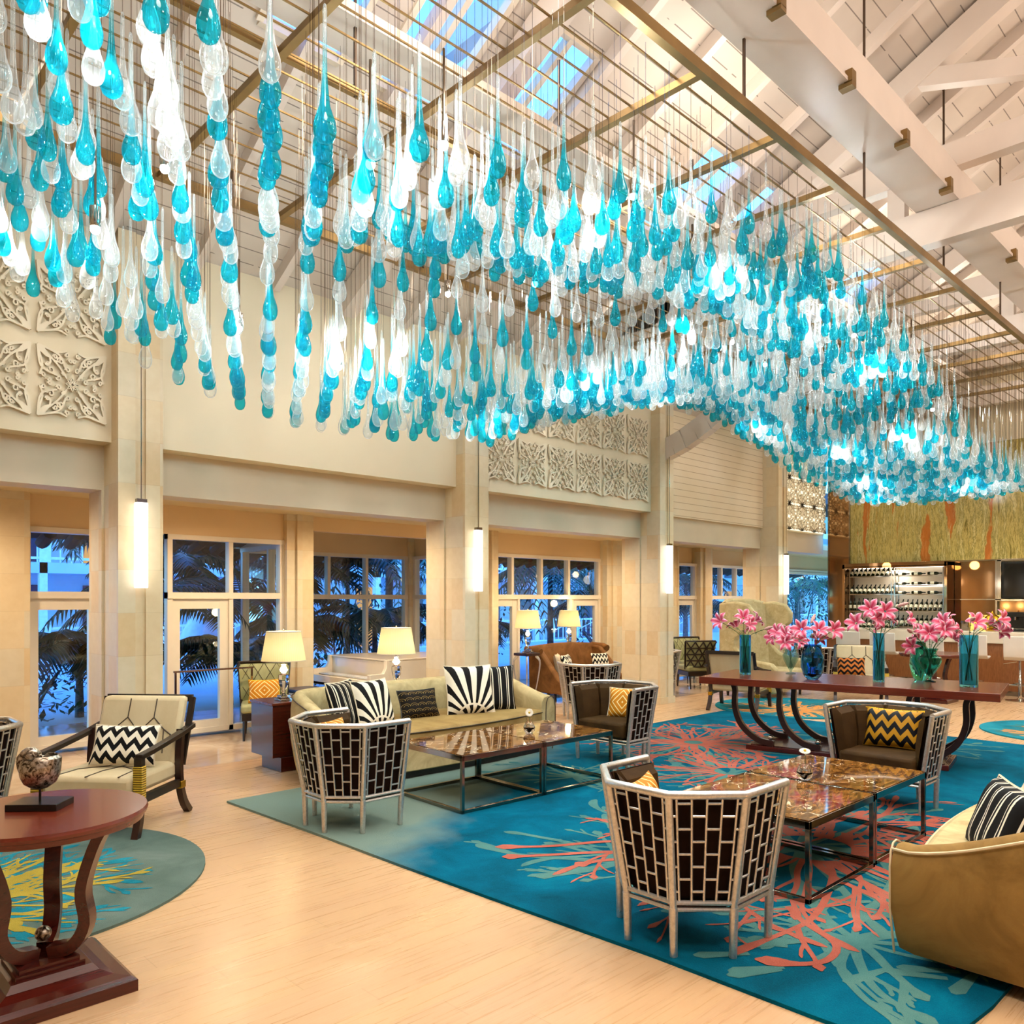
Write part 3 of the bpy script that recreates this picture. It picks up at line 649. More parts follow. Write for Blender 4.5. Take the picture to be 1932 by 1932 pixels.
def put_bottle(loc, rot, label, group, sc=1):
    global first
    o = bp if first else dup(bp, loc, 0, label, group)
    first = False; o.location = loc; o['label'] = label; o['group'] = group; o.rotation_euler = rot; o.scale = (sc,) * 3
ORD = ['first', 'second', 'third', 'fourth', 'fifth', 'sixth', 'seventh', 'eighth', 'ninth', 'tenth']
rn = ['top', 'second', 'third', 'lowest']
for j, z in enumerate(ROWS):
    for i in range(10):
        up = j == 2; put_bottle((15.70, 5.88 + i * .085, z + (.012 if up else .01)), (0, 0 if up else .45, 0) if up else (.0, .75, 0), 'wine bottle %s, %s from the right in the %s row of the left rack' % ('upright' if up else 'leaning', ORD[i], rn[j]), 'bottles in the %s row of the left rack' % rn[j], .8)
for j, z in enumerate((2.01, 1.83, 1.66)):
    for i in range(3): put_bottle((15.70, 5.78 - i * .28, z + .03), (PI / 2, 0, 0), 'wine bottle lying sideways, %s from the left in the %s row of the right rack' % (ORD[i], rn[j]), 'lying bottles, %s row of the right rack' % rn[j], .8)
for j, z in enumerate((1.36, 1.06)):
    for i in range(10): put_bottle((15.70, 5.78 - i * .085, z), (0, .6, 0), 'wine bottle leaning, %s from the left in the %s leaning row of the right rack' % (ORD[i], ('upper', 'lower')[j]), 'leaning bottles, %s row of the right rack' % ('upper', 'lower')[j], .8)
t = thing('bronze_mirror', 'tall bronze mirror panels between wine cabinet and screen', 'mirror', (15.97, 4.5, 0))
for z0, z1 in ((1.0, 1.55), (1.57, 2.25)):
    b = B(); b.box(-.02, .01, -.32, .34, z0, z1); b.ob('mirror', 'mirror', t)
b = B(); b.box(-.05, .01, -.35, -.32, 1, 2.26); b.box(-.05, .01, -.35, .35, 1.55, 1.57); b.ob('frame', 'chrome', t)
b = B(); b.box(15.95, 15.98, 1.4, 4.12, 1, 1.56); tag(b.ob('bronze_mirror', 'mirror'), 'low bronze mirror panel below the television', 'mirror')
t = thing('television', 'large black television screen in a silver frame', 'television', (15.94, 3.45, 1.9))
b = B(); b.box(-.05, .02, -.62, .62, -.32, .32); b.ob('bezel', 'black', t, bevel=.006)
b = B(); b.box(-.055, -.049, -.58, .58, -.28, .28); b.ob('screen', 'screen', t)
b = B()
for y0, y1, z0, z1 in ((-.72, -.63, -.36, .36), (.63, .70, -.36, .36), (-.72, .7, .33, .37), (-.72, .7, -.37, -.33)): b.box(-.04, .03, y0, y1, z0, z1)
b.ob('frame', 'chrome', t, bevel=.005)
# bar counter
t = thing('bar_counter', 'long white topped bar counter with brown wood front', 'bar counter', (14.6, 2.2, 0))
b = B(); b.box(0, .75, -4.5, 4.5, .84, 1.03); b.ob('countertop', 'white_gloss', t, bevel=.01)
b = B(); b.box(.05, .7, -4.45, 4.45, .08, .84); b.ob('front_panel', 'bar_wood', t)
b = B(); b.box(.1, .65, -4.4, 4.4, 0, .08); b.ob('plinth', 'steel_bar', t)
b = B(); b.tube([(-.12, -4.4, .2), (-.12, 4.4, .2)], .018)
for k in range(7): b.beam((-.12, -4.2 + k * 1.4, .2), (.07, -4.2 + k * 1.4, .2), .02, .02)
b.ob('foot_rail', 'chrome', t)
for k in range(6): lamp('POINT', 'bar_glow', (15.3, 6.0 - k * 1.3, 2.2), 5, (1, .72, .38), .08)
# things on the counter
def urn(x, y, z, lab):
    t = thing('brass_urn', lab, 'urn', (x, y, z))
    b = B(); b.lathe([(.09, 0), (.1, .02), (.05, .05), (.05, .07), (.12, .12), (.14, .18), (.1, .24), (.07, .26), (.02, .3), (.001, .34)], 20); b.ob('body', 'gold', t)
    b = B()
    for s in (1, -1): b.tube(crv([(0, s * .13, .14), (0, s * .2, .2), (0, s * .12, .25)], 8), .012, 6)
    b.ob('handle', 'gold', t); return t
urn(15.15, 4.02, 1.03, 'shiny brass urn standing on the bar counter')
for k, (y, r, h) in enumerate(((4.42, .07, .16), (4.6, .05, .1))):
    b = B(); b.lathe([(r * .8, 0), (r, .02), (r, h), (r * .9, h), (r * .85, .02), (.001, .02)], 16); o = b.ob('tin_canister', 'steel_bar'); o.location = (15.1, y, 1.03)
    tag(o, ('larger' if k == 0 else 'smaller') + ' dark metal canister on the bar counter near the urn', 'canister')
for k in range(3):
    b = B(); b.lathe([(.03, 0), (.04, .02), (.045, .06), (.04, .06), (.03, .02), (.001, .02)], 14); o = b.ob('coffee_cup', 'porcelain'); o.location = (15.05, 4.22 - k * .12 - (.25 if k else 0), 1.03)
    tag(o, 'small white cup on the bar counter, %s' % ('left of the brass urn', 'right of the brass urn', 'second cup right of the brass urn')[k], 'cup', 'cups by the urn')
b = B(); b.box(-.03, .03, -.26, .26, 0, .26); o = b.ob('amber_lightbox', 'amber_light', bevel=.01); o.location = (15.3, 4.15, 1.03); tag(o, 'glowing amber glass panel standing behind the brass urn', 'glowing panel')
t = thing('coffee_machine', 'black coffee machine at the far end of the counter', 'coffee machine', (15.2, 3.68, 1.03))
b = B(); b.box(-.15, .15, -.16, .16, 0, .04); b.box(.0, .15, -.16, .16, .04, .3); b.box(-.15, .15, -.16, .16, .24, .32); b.ob('body', 'black', t, bevel=.01)
b = B(); b.box(-.13, .0, -.14, .14, .04, .05); b.tube([(-.08, 0, .24), (-.08, 0, .19)], .02); b.ob('tray', 'chrome', t)
# stools
def stool():
    t = thing('bar_stool', 'white bar stool nearest the end of the bar, behind the deep blue vase', 'bar stool', (0, 0, 0), 0, 'white bar stools')
    b = B(); P = [(.22, .66), (.2, .635), (0, .62), (-.14, .63), (-.2, .68), (-.23, .8), (-.25, 1.0), (-.23, 1.0), (-.205, .8), (-.175, .7), (-.12, .665), (0, .65), (.18, .665)]
    b.prism([(x, z) for x, z in P], -.2, .2, 'y'); b.ob('seat', 'white_plastic', t, bevel=.015)
    b = B(); b.lathe([(.2, 0), (.2, .012), (.05, .03), (.028, .05), (.028, .35), (.02, .36), (.02, .62), (.06, .63)], 20); b.ob('pole', 'chrome', t)
    b = B(); b.tube([(.0, -.03, .25), (.18, -.1, .25), (.2, 0, .25), (.18, .1, .25), (0, .03, .25)], .01, 6); b.ob('footrest', 'chrome', t)
    b = B(); b.tube([(0, .04, .6), (0, .18, .57), (0, .22, .56)], .006, 5); b.ob('lever', 'chrome', t); return t
st = stool(); st.location = (14.1, 5.95, 0); st.rotation_euler = (0, 0, .15)
for y, l in ((5.35, 'white bar stool behind the cream armchair and slim tall vase'), (4.6, 'white bar stool behind the heart shaped vase'), (3.98, 'white bar stool behind the widest cylinder vase'), (3.35, 'white bar stool at the open end of the row, no vase in front')):
    dup(st, (14.05, y, 0), .15, l)

# ---------------------------------------------------------------- glass chandelier
Y0, Y1, X0, X1 = 2.75, 5.9, .25, 14.3
def interp(P, x):
    if x <= P[0][0]: return P[0][1]
    for (a, u), (b_, v) in zip(P, P[1:]):
        if x <= b_: t = (x - a) / (b_ - a); t = t * t * (3 - 2 * t) * .5 + t * .5; return u + (v - u) * t
    return P[-1][1]
NEAR = [(.2, 3.65), (.8, 3.62), (1.45, 3.5), (1.73, 3.34), (2.2, 3.49), (2.84, 3.62), (3.4, 3.79), (4.8, 4.05), (5.6, 4.15), (6.4, 4.15), (7.3, 3.97), (8.1, 3.79), (10.15, 3.09), (12, 3.0), (14.3, 3.35)]
FAR = [(.2, 3.7), (1.2, 3.6), (1.7, 3.37), (2.25, 3.14), (2.7, 3.04), (3.2, 2.95), (4.0, 2.98), (5.2, 3.13), (6.4, 3.5), (7.6, 3.88), (8.3, 4.03), (9.3, 4.05), (10.3, 3.85), (11.9, 3.5), (13.6, 3.28), (14.3, 3.25)]
OFF = [(0, 0), (.09, -.05), (.16, -.07), (.24, 0), (.31, .15), (.39, .33), (.43, .19), (.466, 0), (.5, -.14), (.54, -.22), (.64, -.21), (.77, -.14), (.9, -.08), (1, 0)]
def zbot(x, y):
    v = (y - Y0) / (Y1 - Y0); z = interp(NEAR, x) * (1 - v) + interp(FAR, x) * v
    a = min(1, max(0, (x - 1.7) / .9)) * min(1, max(0, (8.5 - x) / 2.5))
    z += a * interp(OFF, v)
    b_ = min(1, max(0, (x - 7.5) / 1.5)); z += b_ * (-.12 * sin(v * PI) )
    return z
ch = thing('chandelier', 'huge wave shaped chandelier of aqua and clear glass drops under a brass grid', 'chandelier', (0, 0, 0))
GZ = 4.8
b = B(); b.beam((X0 - .4, Y0 - .05, GZ), (15.2, Y0 - .05, GZ), .05, .07); b.beam((X0 - .4, Y1 + .35, GZ), (15.2, Y1 + .35, GZ), .05, .07); b.beam((X0 - .4, 4.4, GZ + .03), (15.2, 4.4, GZ + .03), .04, .05)
for k in range(15): b.beam((.35 + k * .97, Y0 - .05, GZ - .01), (.35 + k * .97, Y1 + .35, GZ - .01), .05, .045)
b.ob('grid_frame', 'brass', ch, smooth=False)
b = B()
for k in range(18): y = Y0 + .13 + k * .185; b.beam((X0 - .4, y, GZ + .03), (15.2, y, GZ + .03), .01, .01)
b.ob('grid_bars', 'brass', ch, smooth=False)
for k in range(8):
    for y in (Y0 - .02, 4.4, Y1 + .3):
        x = .9 + k * 1.94; b = B(); b.beam((x, y, GZ), (x, y, roofz(y) - .1), .016, .016); b.box(x - .03, x + .03, y - .04, y + .04, GZ + .5, GZ + .56); b.ob('hanger_rod', 'rod', ch, smooth=False)
def drop_shape(b, n, x=0, y=0, z=0, s=1.0, L=.46):
    pr = [(.0005, 0), (.017, .003), (.031, .014), (.0405, .036), (.043, .06), (.0395, .088), (.03, .118), (.0205, .148), (.0145, .19), (.0095, .24), (.008, .32), (.0075, .42), (.0085, .435), (.005, .455), (.0005, .46)]
    k = L / .46
    prof = [(r * s, zz * s if zz < .15 else (.15 * s + (zz - .15) * (L - .15 * s) / .31)) for r, zz in pr]
    vs = []; fs = []; us = []
    for r, zz in prof:
        for q in range(n): t = 2 * PI * q / n; vs.append((x + r * cos(t), y + r * sin(t), z + zz)); us.append((q / n, zz / L))
    for i in range(len(prof) - 1):
        for q in range(n): fs.append((i * n + q, i * n + (q + 1) % n, (i + 1) * n + (q + 1) % n, (i + 1) * n + q))
    b.add(vs, fs, us)
dr = []
rows = 31; pitch = .235
for k in range(rows):
    y = Y0 + .04 + k * (Y1 - Y0 - .04) / (rows - 1); ox = (.0525 * k) % pitch; m = 0; x = X0 + ox
    while x < X1:
        edge = k == 0 or k == rows - 1
        aq = rnd.random() < .46 if not edge else (m % 2 == 0)
        zz = zbot(x, y) + (rnd.uniform(-.05, .05) if not edge else rnd.uniform(-.012, .012))
        px = 966 + 1500 * (.7193 * x - .6947 * y) / (.6947 * x + .7193 * y); jt = .05 if px < 330 else (.012 if px < 640 else .03)
        if edge: jt = 0
        zz += rnd.uniform(-jt, jt) * 1.6
        dr.append((x + rnd.uniform(-jt, jt), y + rnd.uniform(-jt, jt), zz, aq, rnd.choice((1.0, 1.08, .95)), rnd.choice((.42, .46, .5, .56)), (0 if edge else 1, cos(math.radians(46)) * x + sin(math.radians(46)) * y)))
        x += pitch; m += 1
        if x > 5.2 and not edge and rnd.random() < .38:
            xe = x - pitch * rnd.uniform(.4, .6); dr.append((xe, y + rnd.uniform(-.02, .02), zbot(xe, y) + rnd.uniform(-.07, .07), rnd.random() < .48, 1.0, rnd.choice((.42, .5)), (0, cos(math.radians(46)) * xe + sin(math.radians(46)) * y)))
def onscreen(x, y):
    D = .6947 * x + .7193 * y; l = .7193 * x - .6947 * y; return abs(l / D) < .66
vis = sorted([d for d in dr if onscreen(d[0], d[1])], key=lambda d: d[6][1])
rest = [d for d in dr if not onscreen(d[0], d[1])]
me = {}
for aq in (0, 1):
    for L in (.42, .46, .5, .56):
        b = B(); drop_shape(b, 20, L=L); q = b.mesh('glass_drop', [M['drop_aqua' if aq else 'drop_clear']]); q.polygons.foreach_set('use_smooth', [True] * len(q.polygons)); me[(aq, L)] = q
cnt = [0, 0]; far = [B(), B()]; nfar = [0, 0]
for x, y, z, aq, s_, L, _ in vis + rest:
    aq = int(aq)
    if cnt[aq] < 100:
        cnt[aq] += 1; o = bpy.data.objects.new('aqua_drop' if aq else 'clear_drop', me[(aq, L)]); COL.objects.link(o); o.parent = ch; o.location = (x, y, z); o.scale = (s_, s_, 1)
        o['label'] = 'aqua glass drop' if aq else 'clear glass drop'
    else:
        D = .6947 * x + .7193 * y; drop_shape(far[aq], 12 if D < 7 else 8, x, y, z, s_, L); nfar[aq] += 1
for aq in (0, 1):
    o = far[aq].ob('aqua_drops' if aq else 'clear_drops', 'drop_aqua' if aq else 'drop_clear', ch, ang=180, fix=False); o['kind'] = 'stuff'; o['label'] = ('aqua' if aq else 'clear') + ' glass drops'
b = B()
for x, y, z, aq, s_, L, _ in dr:
    r = .0011; a, c = z + L, GZ; b.add([(x - r, y - r, a), (x + r, y - r, a), (x, y + r, a), (x - r, y - r, c), (x + r, y - r, c), (x, y + r, c)], [(0, 1, 4, 3), (1, 2, 5, 4), (2, 0, 3, 5)])
o = b.ob('wires', 'steel_bar', ch, smooth=False, fix=False); o['kind'] = 'stuff'
LP = [(1.6, 4.3, 3.83, 'above the drops at the left'), (1.26, 4.3, 3.4, 'low among the drops at the left end'), (2.57, 5.5, 3.51, 'before the plain wall panel'), (4.27, 5.2, 4.13, 'in the gap between the two waves, left one'), (4.5, 4.4, 4.05, 'in the gap between the two waves, right one'),
      (4.2, 3.2, 4.2, 'near the front edge where the wave climbs'), (2.6, 3.2, 3.9, 'near the front edge, second drop group'), (2.15, 3.2, 3.63, 'near the front edge, first drop group'), (6.6, 3.5, 4.5, 'at the top of the first crest'), (8.6, 3.6, 4.4, 'behind the first crest front edge'),
      (7.8, 4.6, 4.38, 'in the middle of the crest'), (8.9, 4.8, 4.4, 'just beyond the middle of the crest'), (7.4, 3.4, 4.35, 'under the front rail at the crest'), (11.0, 4.4, 4.3, 'in the far wave centre'), (11.0, 3.6, 4.0, 'in the far wave front'), (13.2, 4.8, 4.2, 'at the far end of the wave above the onyx'),
      (12.6, 5.5, 3.85, 'low at the far end beside the lit panel'), (13.6, 4.0, 3.8, 'at the far end near the television'), (3.4, 5.5, 3.4, 'inside the far wave left part'), (6.5, 5.5, 4.0, 'inside the far wave above the carved panel')]
for x, y in ((1.0, 3.4), (1.2, 5.4), (3.0, 4.4), (3.6, 3.1), (5.4, 3.3), (5.4, 4.6), (5.2, 5.6), (6.2, 4.2), (7.6, 5.5), (9.6, 3.4), (9.8, 5.4), (10.2, 4.4), (12.0, 4.8), (12.2, 3.5), (13.6, 5.3), (8.2, 3.2)):
    LP.append((x, y, zbot(x, y) + .3, 'at %.1f' % x))
p0 = None
for li, (x, y, z, w) in enumerate(LP):
    if w.startswith('at '): lamp('SPOT', 'spot_and_fill_glow', (x, y, z), 60, (.93, 1, 1), .04, spot_size=2.5, spot_blend=.6); continue  # positions without a fixture: added fill lamps that brighten the drops
    lab = 'small lit spotlight hanging on a rod ' + w
    if p0 is None:
        p0 = thing('pendant_spotlight', lab, 'spotlight', (x, y, z), 0, 'spotlights among the glass drops')
        b = B(); b.sph((0, 0, 0), .024, 8); b.ob('bulb', 'bulb', p0)
        b = B(); b.lathe([(.022, .012), (.028, .03), (.028, .11), (.01, .12)], 12); b.ob('housing', 'chrome', p0)
        b = B(); b.beam((0, 0, .12), (0, 0, .5), .01, .01); b.ob('rod', 'steel_bar', p0)
    else: dup(p0, (x, y, z), 0, lab)
    lamp('POINT', 'spot_and_fill_glow', (x, min(y, 5.0), z - .05), 21, (.93, 1, 1), .04)

# ---------------------------------------------------------------- outdoors
b = B(); b.box(-30, 60, 11.02, 60, -.25, -.1); struct('ground', b, 'ext_ground')
b = B(); b.box(-30, 22, 9.2, 11.02, -.12, -.06); struct('terrace', b, 'ext_ground')
for x0, x1, y in ((-6, 5.0, 9.15), (8.3, 22, 9.25), (5.0, 8.3, 10.98)):
    b = B(); b.add([(x0, y, 2.62), (x1, y, 2.62), (x1, y + 1.5, 2.28), (x0, y + 1.5, 2.28), (x0, y, 2.72), (x1, y, 2.72), (x1, y + 1.5, 2.36), (x0, y + 1.5, 2.36)], [(0, 1, 2, 3), (4, 7, 6, 5), (3, 2, 6, 7), (0, 3, 7, 4), (1, 5, 6, 2)])
    n = int((x1 - x0) / .3)
    for k in range(n): b.tube([(x0 + .15 + k * .3, y + 1.2, 2.33), (x0 + .15 + k * .3, y + 1.56, 2.23)], .075, 8)
    struct('eave_roof', b, 'eave', smooth=False)
def rail(b, p, q, z, n):
    p, q = Vector(p + (0,)), Vector(q + (0,))
    for h in (.12, .95): b.beam(p + Vector((0, 0, z + h)), q + Vector((0, 0, z + h)), .07, .07)
    for k in range(n + 1):
        c = p.lerp(q, k / n); b.beam(c + Vector((0, 0, z)), c + Vector((0, 0, z + 1)), .035, .035)
        if k % 5 == 0: b.beam(c + Vector((0, 0, z)), c + Vector((0, 0, z + 1.05)), .09, .09)
        if k % 5 == 0 and k < n: d = p.lerp(q, min(1, (k + 5) / n)); b.beam(c + Vector((0, 0, z + .5)), d + Vector((0, 0, z + .95)), .03, .03)
def villa(x0, x1, y, lab):
    t = thing('villa', lab, 'building', ((x0 + x1) / 2, y, -.2)); h = (x1 - x0) / 2
    b = B(); b.box(-h, h, 0, 6, 0, 7); b.ob('wall', 'ext_wall', t)
    b = B(); b.box(-h, h, -2, 0, 2.5, 2.8); b.box(-h, h, -2, 0, 5.2, 5.5)
    b.ob('balcony_floor', 'ext_wall', t)
    b = B(); rail(b, (-h, -1.95), (h, -1.95), 2.8, int(h * 7)); b.ob('railing', 'ext_rail', t)
    b = B(); rail(b, (-h, -1.95), (h, -1.95), 0, int(h * 7)); b.ob('railing', 'ext_rail', t)
    for k in range(int(h / 1.6) + 1):
        x = -h + .1 + k * (2 * h - .2) / int(h / 1.6); b = B(); b.box(x - .1, x + .1, -2, -1.8, 0, 5.3); b.ob('post', 'ext_rail', t)
    for k in range(int(h)):
        x = -h + 1 + 2 * k
        for z in (.1, 2.9):
            b = B(); b.box(x - .45, x + .45, -.05, 0, z, z + 2.1); b.ob('window', 'lit_room' if (k * 3 + int(z)) % 7 == 0 else 'ext_glass', t)
    b = B(); b.prism([(-3, 6.9), (7, 6.9), (2, 9)], -h - .5, h + .5, 'x'); b.ob('roof', 'eave', t)
villa(-1, 13, 27, 'pale blue villa with balconies seen through the left windows'); villa(15, 34, 24, 'pale blue villa with white balcony railings behind the middle windows'); villa(36, 60, 22, 'pale villa beyond the bar side windows')
def frond_mesh(b, base, az, L, droop, wd, n=22, lift=.55):
    P = []
    for i in range(9):
        t = i / 8; r = L * (t - .12 * t * t); z = L * (lift * t - droop * t * t); P.append(Vector((base[0] + cos(az) * r, base[1] + sin(az) * r, base[2] + z)))
    b.tube(P, [.02 * (1 - .8 * i / 8) for i in range(9)], 4)
    for k in range(2, n):
        t = k / n * 8; i = min(int(t), 7); p = P[i].lerp(P[i + 1], t - i); d = (P[min(i + 1, 8)] - P[i]).normalized(); s = Vector((-sin(az), cos(az), 0))
        ll = wd * (sin(PI * min(1, (k / n) ** .8)) * .85 + .15)
        for sg in (1, -1):
            q = p + s * sg * ll * .75 + d * ll * .5 + Vector((0, 0, -ll * .45)); m = p.lerp(q, .45) + Vector((0, 0, ll * .1)); w = d * .022
            b.add([p - w, p + w, m + w * 1.2, q, m - w * 1.2], [(0, 1, 2, 3, 4)])
pal = []
def palm(x, y, h, L, nf, lab, mat='frond', trunkr=.09, droop=.75, wd=.5, tilt=0):
    t = thing('palm_tree', lab, 'palm', (x, y, -.12)); b = B(); P = [(tilt * (i / 6) ** 2, 0, h * i / 6) for i in range(7)]
    b.tube(P, [trunkr * (1.25 - .5 * i / 6) for i in range(7)], 10); b.ob('trunk', 'trunk', t)
    b = B(); ph = rnd.random() * 6
    for k in range(nf): frond_mesh(b, (tilt, 0, h), ph + k * 2.399, L * rnd.uniform(.75, 1.1), droop * rnd.uniform(.7, 1.2), wd, lift=rnd.uniform(.3, .8))
    b.ob('fronds', mat, t, smooth=False, fix=False)
def bush(x, y, h, r, n, lab, mat='frond', cat='shrub'):
    t = thing('shrub', lab, cat, (x, y, -.12)); b = B(); st_ = B()
    for k in range(6): a = rnd.random() * 6; st_.tube([(0, 0, 0), (r * .3 * cos(a), r * .3 * sin(a), h * .5), (r * .6 * cos(a + .3), r * .6 * sin(a + .3), h * .85)], [.03, .02, .01], 5)
    st_.ob('branches', 'trunk', t)
    for k in range(n):
        a = rnd.random() * 2 * PI; u = sqrt(rnd.random()) * r; z = h * (.15 + .85 * rnd.random()); c = Vector((u * cos(a), u * sin(a), z)); d = Vector((rnd.uniform(-1, 1), rnd.uniform(-1, 1), rnd.uniform(-.6, .8))).normalized() * rnd.uniform(.1, .2); s = d.cross(Vector((0, 0, 1))).normalized() * d.length * .22
        b.add([c, c + d * .5 + s, c + d, c + d * .5 - s], [(0, 1, 2, 3)])
    b.ob('foliage', mat, t, smooth=False, fix=False)
palm(1.9, 12.2, 3.0, 2.2, 12, 'palm with broad fronds and stout trunk outside the first window', 'frond_pale', .12, .8, .6)
palm(3.1, 14.0, 2.6, 2.0, 11, 'slim palm behind the stout one outside the first window', 'frond', .09, .7, .5)
palm(4.0, 11.3, 1.7, 1.5, 12, 'short dark palm just outside the glass door', 'frond', .05, .9, .45)
palm(4.7, 12.4, 2.2, 1.6, 12, 'dark palm behind the short one outside the glass door', 'frond', .05, .7, .5)
palm(6.1, 12.9, 1.6, 1.7, 14, 'dark palm outside the alcove windows, left of the piano', 'frond', .05, .7, .5)
palm(7.3, 13.2, 2.1, 1.8, 14, 'tall dark palm outside the alcove windows above the piano', 'frond', .05, .6, .5)
palm(8.3, 12.2, 1.3, 1.5, 12, 'low palm by the corner of the alcove', 'frond', .05, .7, .45)
palm(9.6, 13.6, 3.2, 2.6, 14, 'palm with hanging pale fronds outside the middle windows', 'frond_pale', .08, 1.3, .6)
palm(11.8, 12.9, 2.9, 2.6, 13, 'palm with long yellow green fronds behind the table lamps', 'frond', .08, 1.2, .7)
palm(13.4, 12.6, 2.3, 2.2, 13, 'palm beside the window right of the third column', 'frond_pale', .07, 1.0, .55)
palm(17.2, 13.4, 2.6, 2.3, 13, 'palm outside the windows behind the tall wing chair', 'frond_pale', .08, 1.0, .55)
palm(22.5, 15.0, 2.2, 2.3, 13, 'palm outside the opening beside the bar', 'frond', .08, .9, .55)
PW = ['at the left end of the alcove windows', 'at the middle of the alcove windows', 'well behind the alcove, tall', 'outside the alcove corner, tall', 'low between first window and glass door', 'below the lamps by the tan settee', 'right of the fourth window group', 'by the bar side opening, short']
for x, y, h, L, n in ((5.5, 12.1, .9, 1.3, 13), (7.0, 12.6, 1.2, 1.5, 15), (5.2, 13.8, 2.6, 1.9, 15), (8.6, 13.6, 2.4, 2.0, 14), (3.4, 12.3, 1.0, 1.3, 13), (10.6, 12.4, 1.1, 1.5, 12), (15.0, 12.4, 1.6, 1.8, 13), (19.5, 12.6, 1.4, 1.8, 13)):
    palm(x, y, h, L, n, 'feathery dark palm outside ' + PW.pop(0), 'frond', .05, .75, .55)
bush(2.6, 11.7, .9, .7, 380, 'low leafy shrub below the first window'); bush(6.6, 12.3, .8, .9, 420, 'bushy shrub outside the alcove, below the palms')
bush(8.9, 14.5, 2.0, 1.3, 600, 'twiggy shrub in front of the villa railing', 'frond_pale'); bush(12.6, 14.2, 2.2, 1.3, 600, 'leafy shrub behind the table lamps window')
palm(25.5, 12.6, 2.0, 2.4, 14, 'broad palm low in the opening beside the bar', 'frond_pale', .08, .8, .6)
bush(24.2, 11.9, 3.0, 1.7, 1800, 'dense broad leaved tree outside the opening by the bar'); bush(16.0, 13.2, 1.0, .9, 300, 'low shrub outside beyond the wing chair')
t = thing('parasol', 'white closed garden parasol outside the alcove windows', 'parasol', (6.55, 15.5, -.12)); b = B(); b.lathe([(.5, .9), (.25, 1.4), (.03, 1.9)], 12); b.ob('canopy', 'ext_rail', t); b = B(); b.tube([(0, 0, 0), (0, 0, 1.95)], .02); b.ob('pole', 'ext_rail', t)
# ---------------------------------------------------------------- rugs
def blob_path(b, pts, w0, w1, z, bulb=0):
    P = [Vector((x, y, 0)) for x, y in pts]; L = len(P); vs = []; fs = []
    for i, p in enumerate(P):
        d = (P[min(i + 1, L - 1)] - P[max(i - 1, 0)]).normalized(); t = i / (L - 1); w = w0 + (w1 - w0) * t
        if bulb: w += bulb * math.exp(-((t - .93) / .07) ** 2)
        if i == L - 1: w *= .25
        n = Vector((-d.y, d.x, 0)) * w / 2; vs += [(p.x - n.x, p.y - n.y, z), (p.x + n.x, p.y + n.y, z)]
    b.add(vs, [(2 * i, 2 * i + 2, 2 * i + 3, 2 * i + 1) for i in range(L - 1)])
def inside_poly(poly, x, y):
    c = False
    for (ax, ay), (bx, by) in zip(poly, poly[1:] + poly[:1]):
        if (ay > y) != (by > y) and x < (bx - ax) * (y - ay) / (by - ay) + ax: c = not c
    return c
def burst(b, cx, cy, r0, r1, n, w, z, R, inside, a0=0, a1=2 * PI, bulb=.04, zs=1):
    for k in range(n):
        a = a0 + (a1 - a0) * (k + R.uniform(-.3, .3)) / n; L = R.uniform(.55, 1) * (r1 - r0); x, y = cx + r0 * cos(a), cy + r0 * sin(a); steps = 16
        def walk(x, y, a, L, w, depth):
            pts = [(x, y)]; cur = R.uniform(-.06, .06); m = max(6, int(L / .035))
            for i in range(m):
                a_ = cur; 
                cur += R.uniform(-.05, .05); cur *= .88; nonlocal_a[0] += cur
                x += cos(nonlocal_a[0]) * L / m; y += sin(nonlocal_a[0]) * L / m
                if not inside(x, y): break
                pts.append((x, y))
                if depth and i in (m // 3, 2 * m // 3) and R.random() < .8:
                    sv = nonlocal_a[0]; nonlocal_a[0] = sv + R.choice((-1, 1)) * R.uniform(.35, .7); walk(x, y, nonlocal_a[0], L * R.uniform(.25, .5), w * .7, depth - 1); nonlocal_a[0] = sv
            if len(pts) > 3: blob_path(b, pts, w, w * .55, z + R.uniform(0, .0004), bulb * R.uniform(.5, 1.2) if len(pts) > m * .9 else 0)
        nonlocal_a = [a]; walk(x, y, a, L, w * R.uniform(.7, 1.3), 2)
R1 = random.Random(11)
RUG = [(2.65, 5.88), (2.71, 4.62), (2.74, 3.72), (2.78, 2.9), (2.83, 2.05), (2.84, 1.35), (2.86, .95), (3.4, .9), (6, .88), (9.75, .9), (9.78, 5.9), (6, 5.9)]
RIN = [(2.67, 5.86), (2.75, 3.7), (2.85, 2.05), (2.88, .97), (9.7, .92), (9.75, 5.88)]
b = B(); b.prism(RUG, .0, .016); b.cur = 1; ins = lambda x, y: inside_poly(RIN, x, y)
for c in ((4.7, 2.3, 0, 1.9, 26), (7.3, 4.75, 0, 1.7, 26), (6.2, 3.7, 0, 1.3, 18), (3.7, 2.9, 0, 1.0, 14), (3.6, 1.5, 0, .9, 12), (8.8, 3.2, 0, 1.2, 14), (5.2, 4.6, 0, 1.0, 12)): burst(b, c[0], c[1], c[2], c[3], c[4], .05, .0172, R1, ins, bulb=.05)
for k in range(26):
    x, y = R1.uniform(2.95, 4.2), R1.uniform(1.0, 2.2); a = R1.uniform(-.6, .6) + 2.6; P = [(x + cos(a) * i * .035, y + sin(a) * i * .035) for i in range(8)]
    if all(ins(*p) for p in P): blob_path(b, P, .03, .07, .01762 + k * .00003)
b.cur = 2
for c in ((4.75, 2.25, .25, 1.85, 52), (7.35, 4.8, .1, 1.35, 50), (6.35, 3.75, .15, 1.05, 30), (8.6, 4.9, .05, .7, 16), (5.4, 2.3, .2, 1.2, 26)): burst(b, c[0], c[1], c[2], c[3], c[4], .036, .0186, R1, ins, bulb=.035)
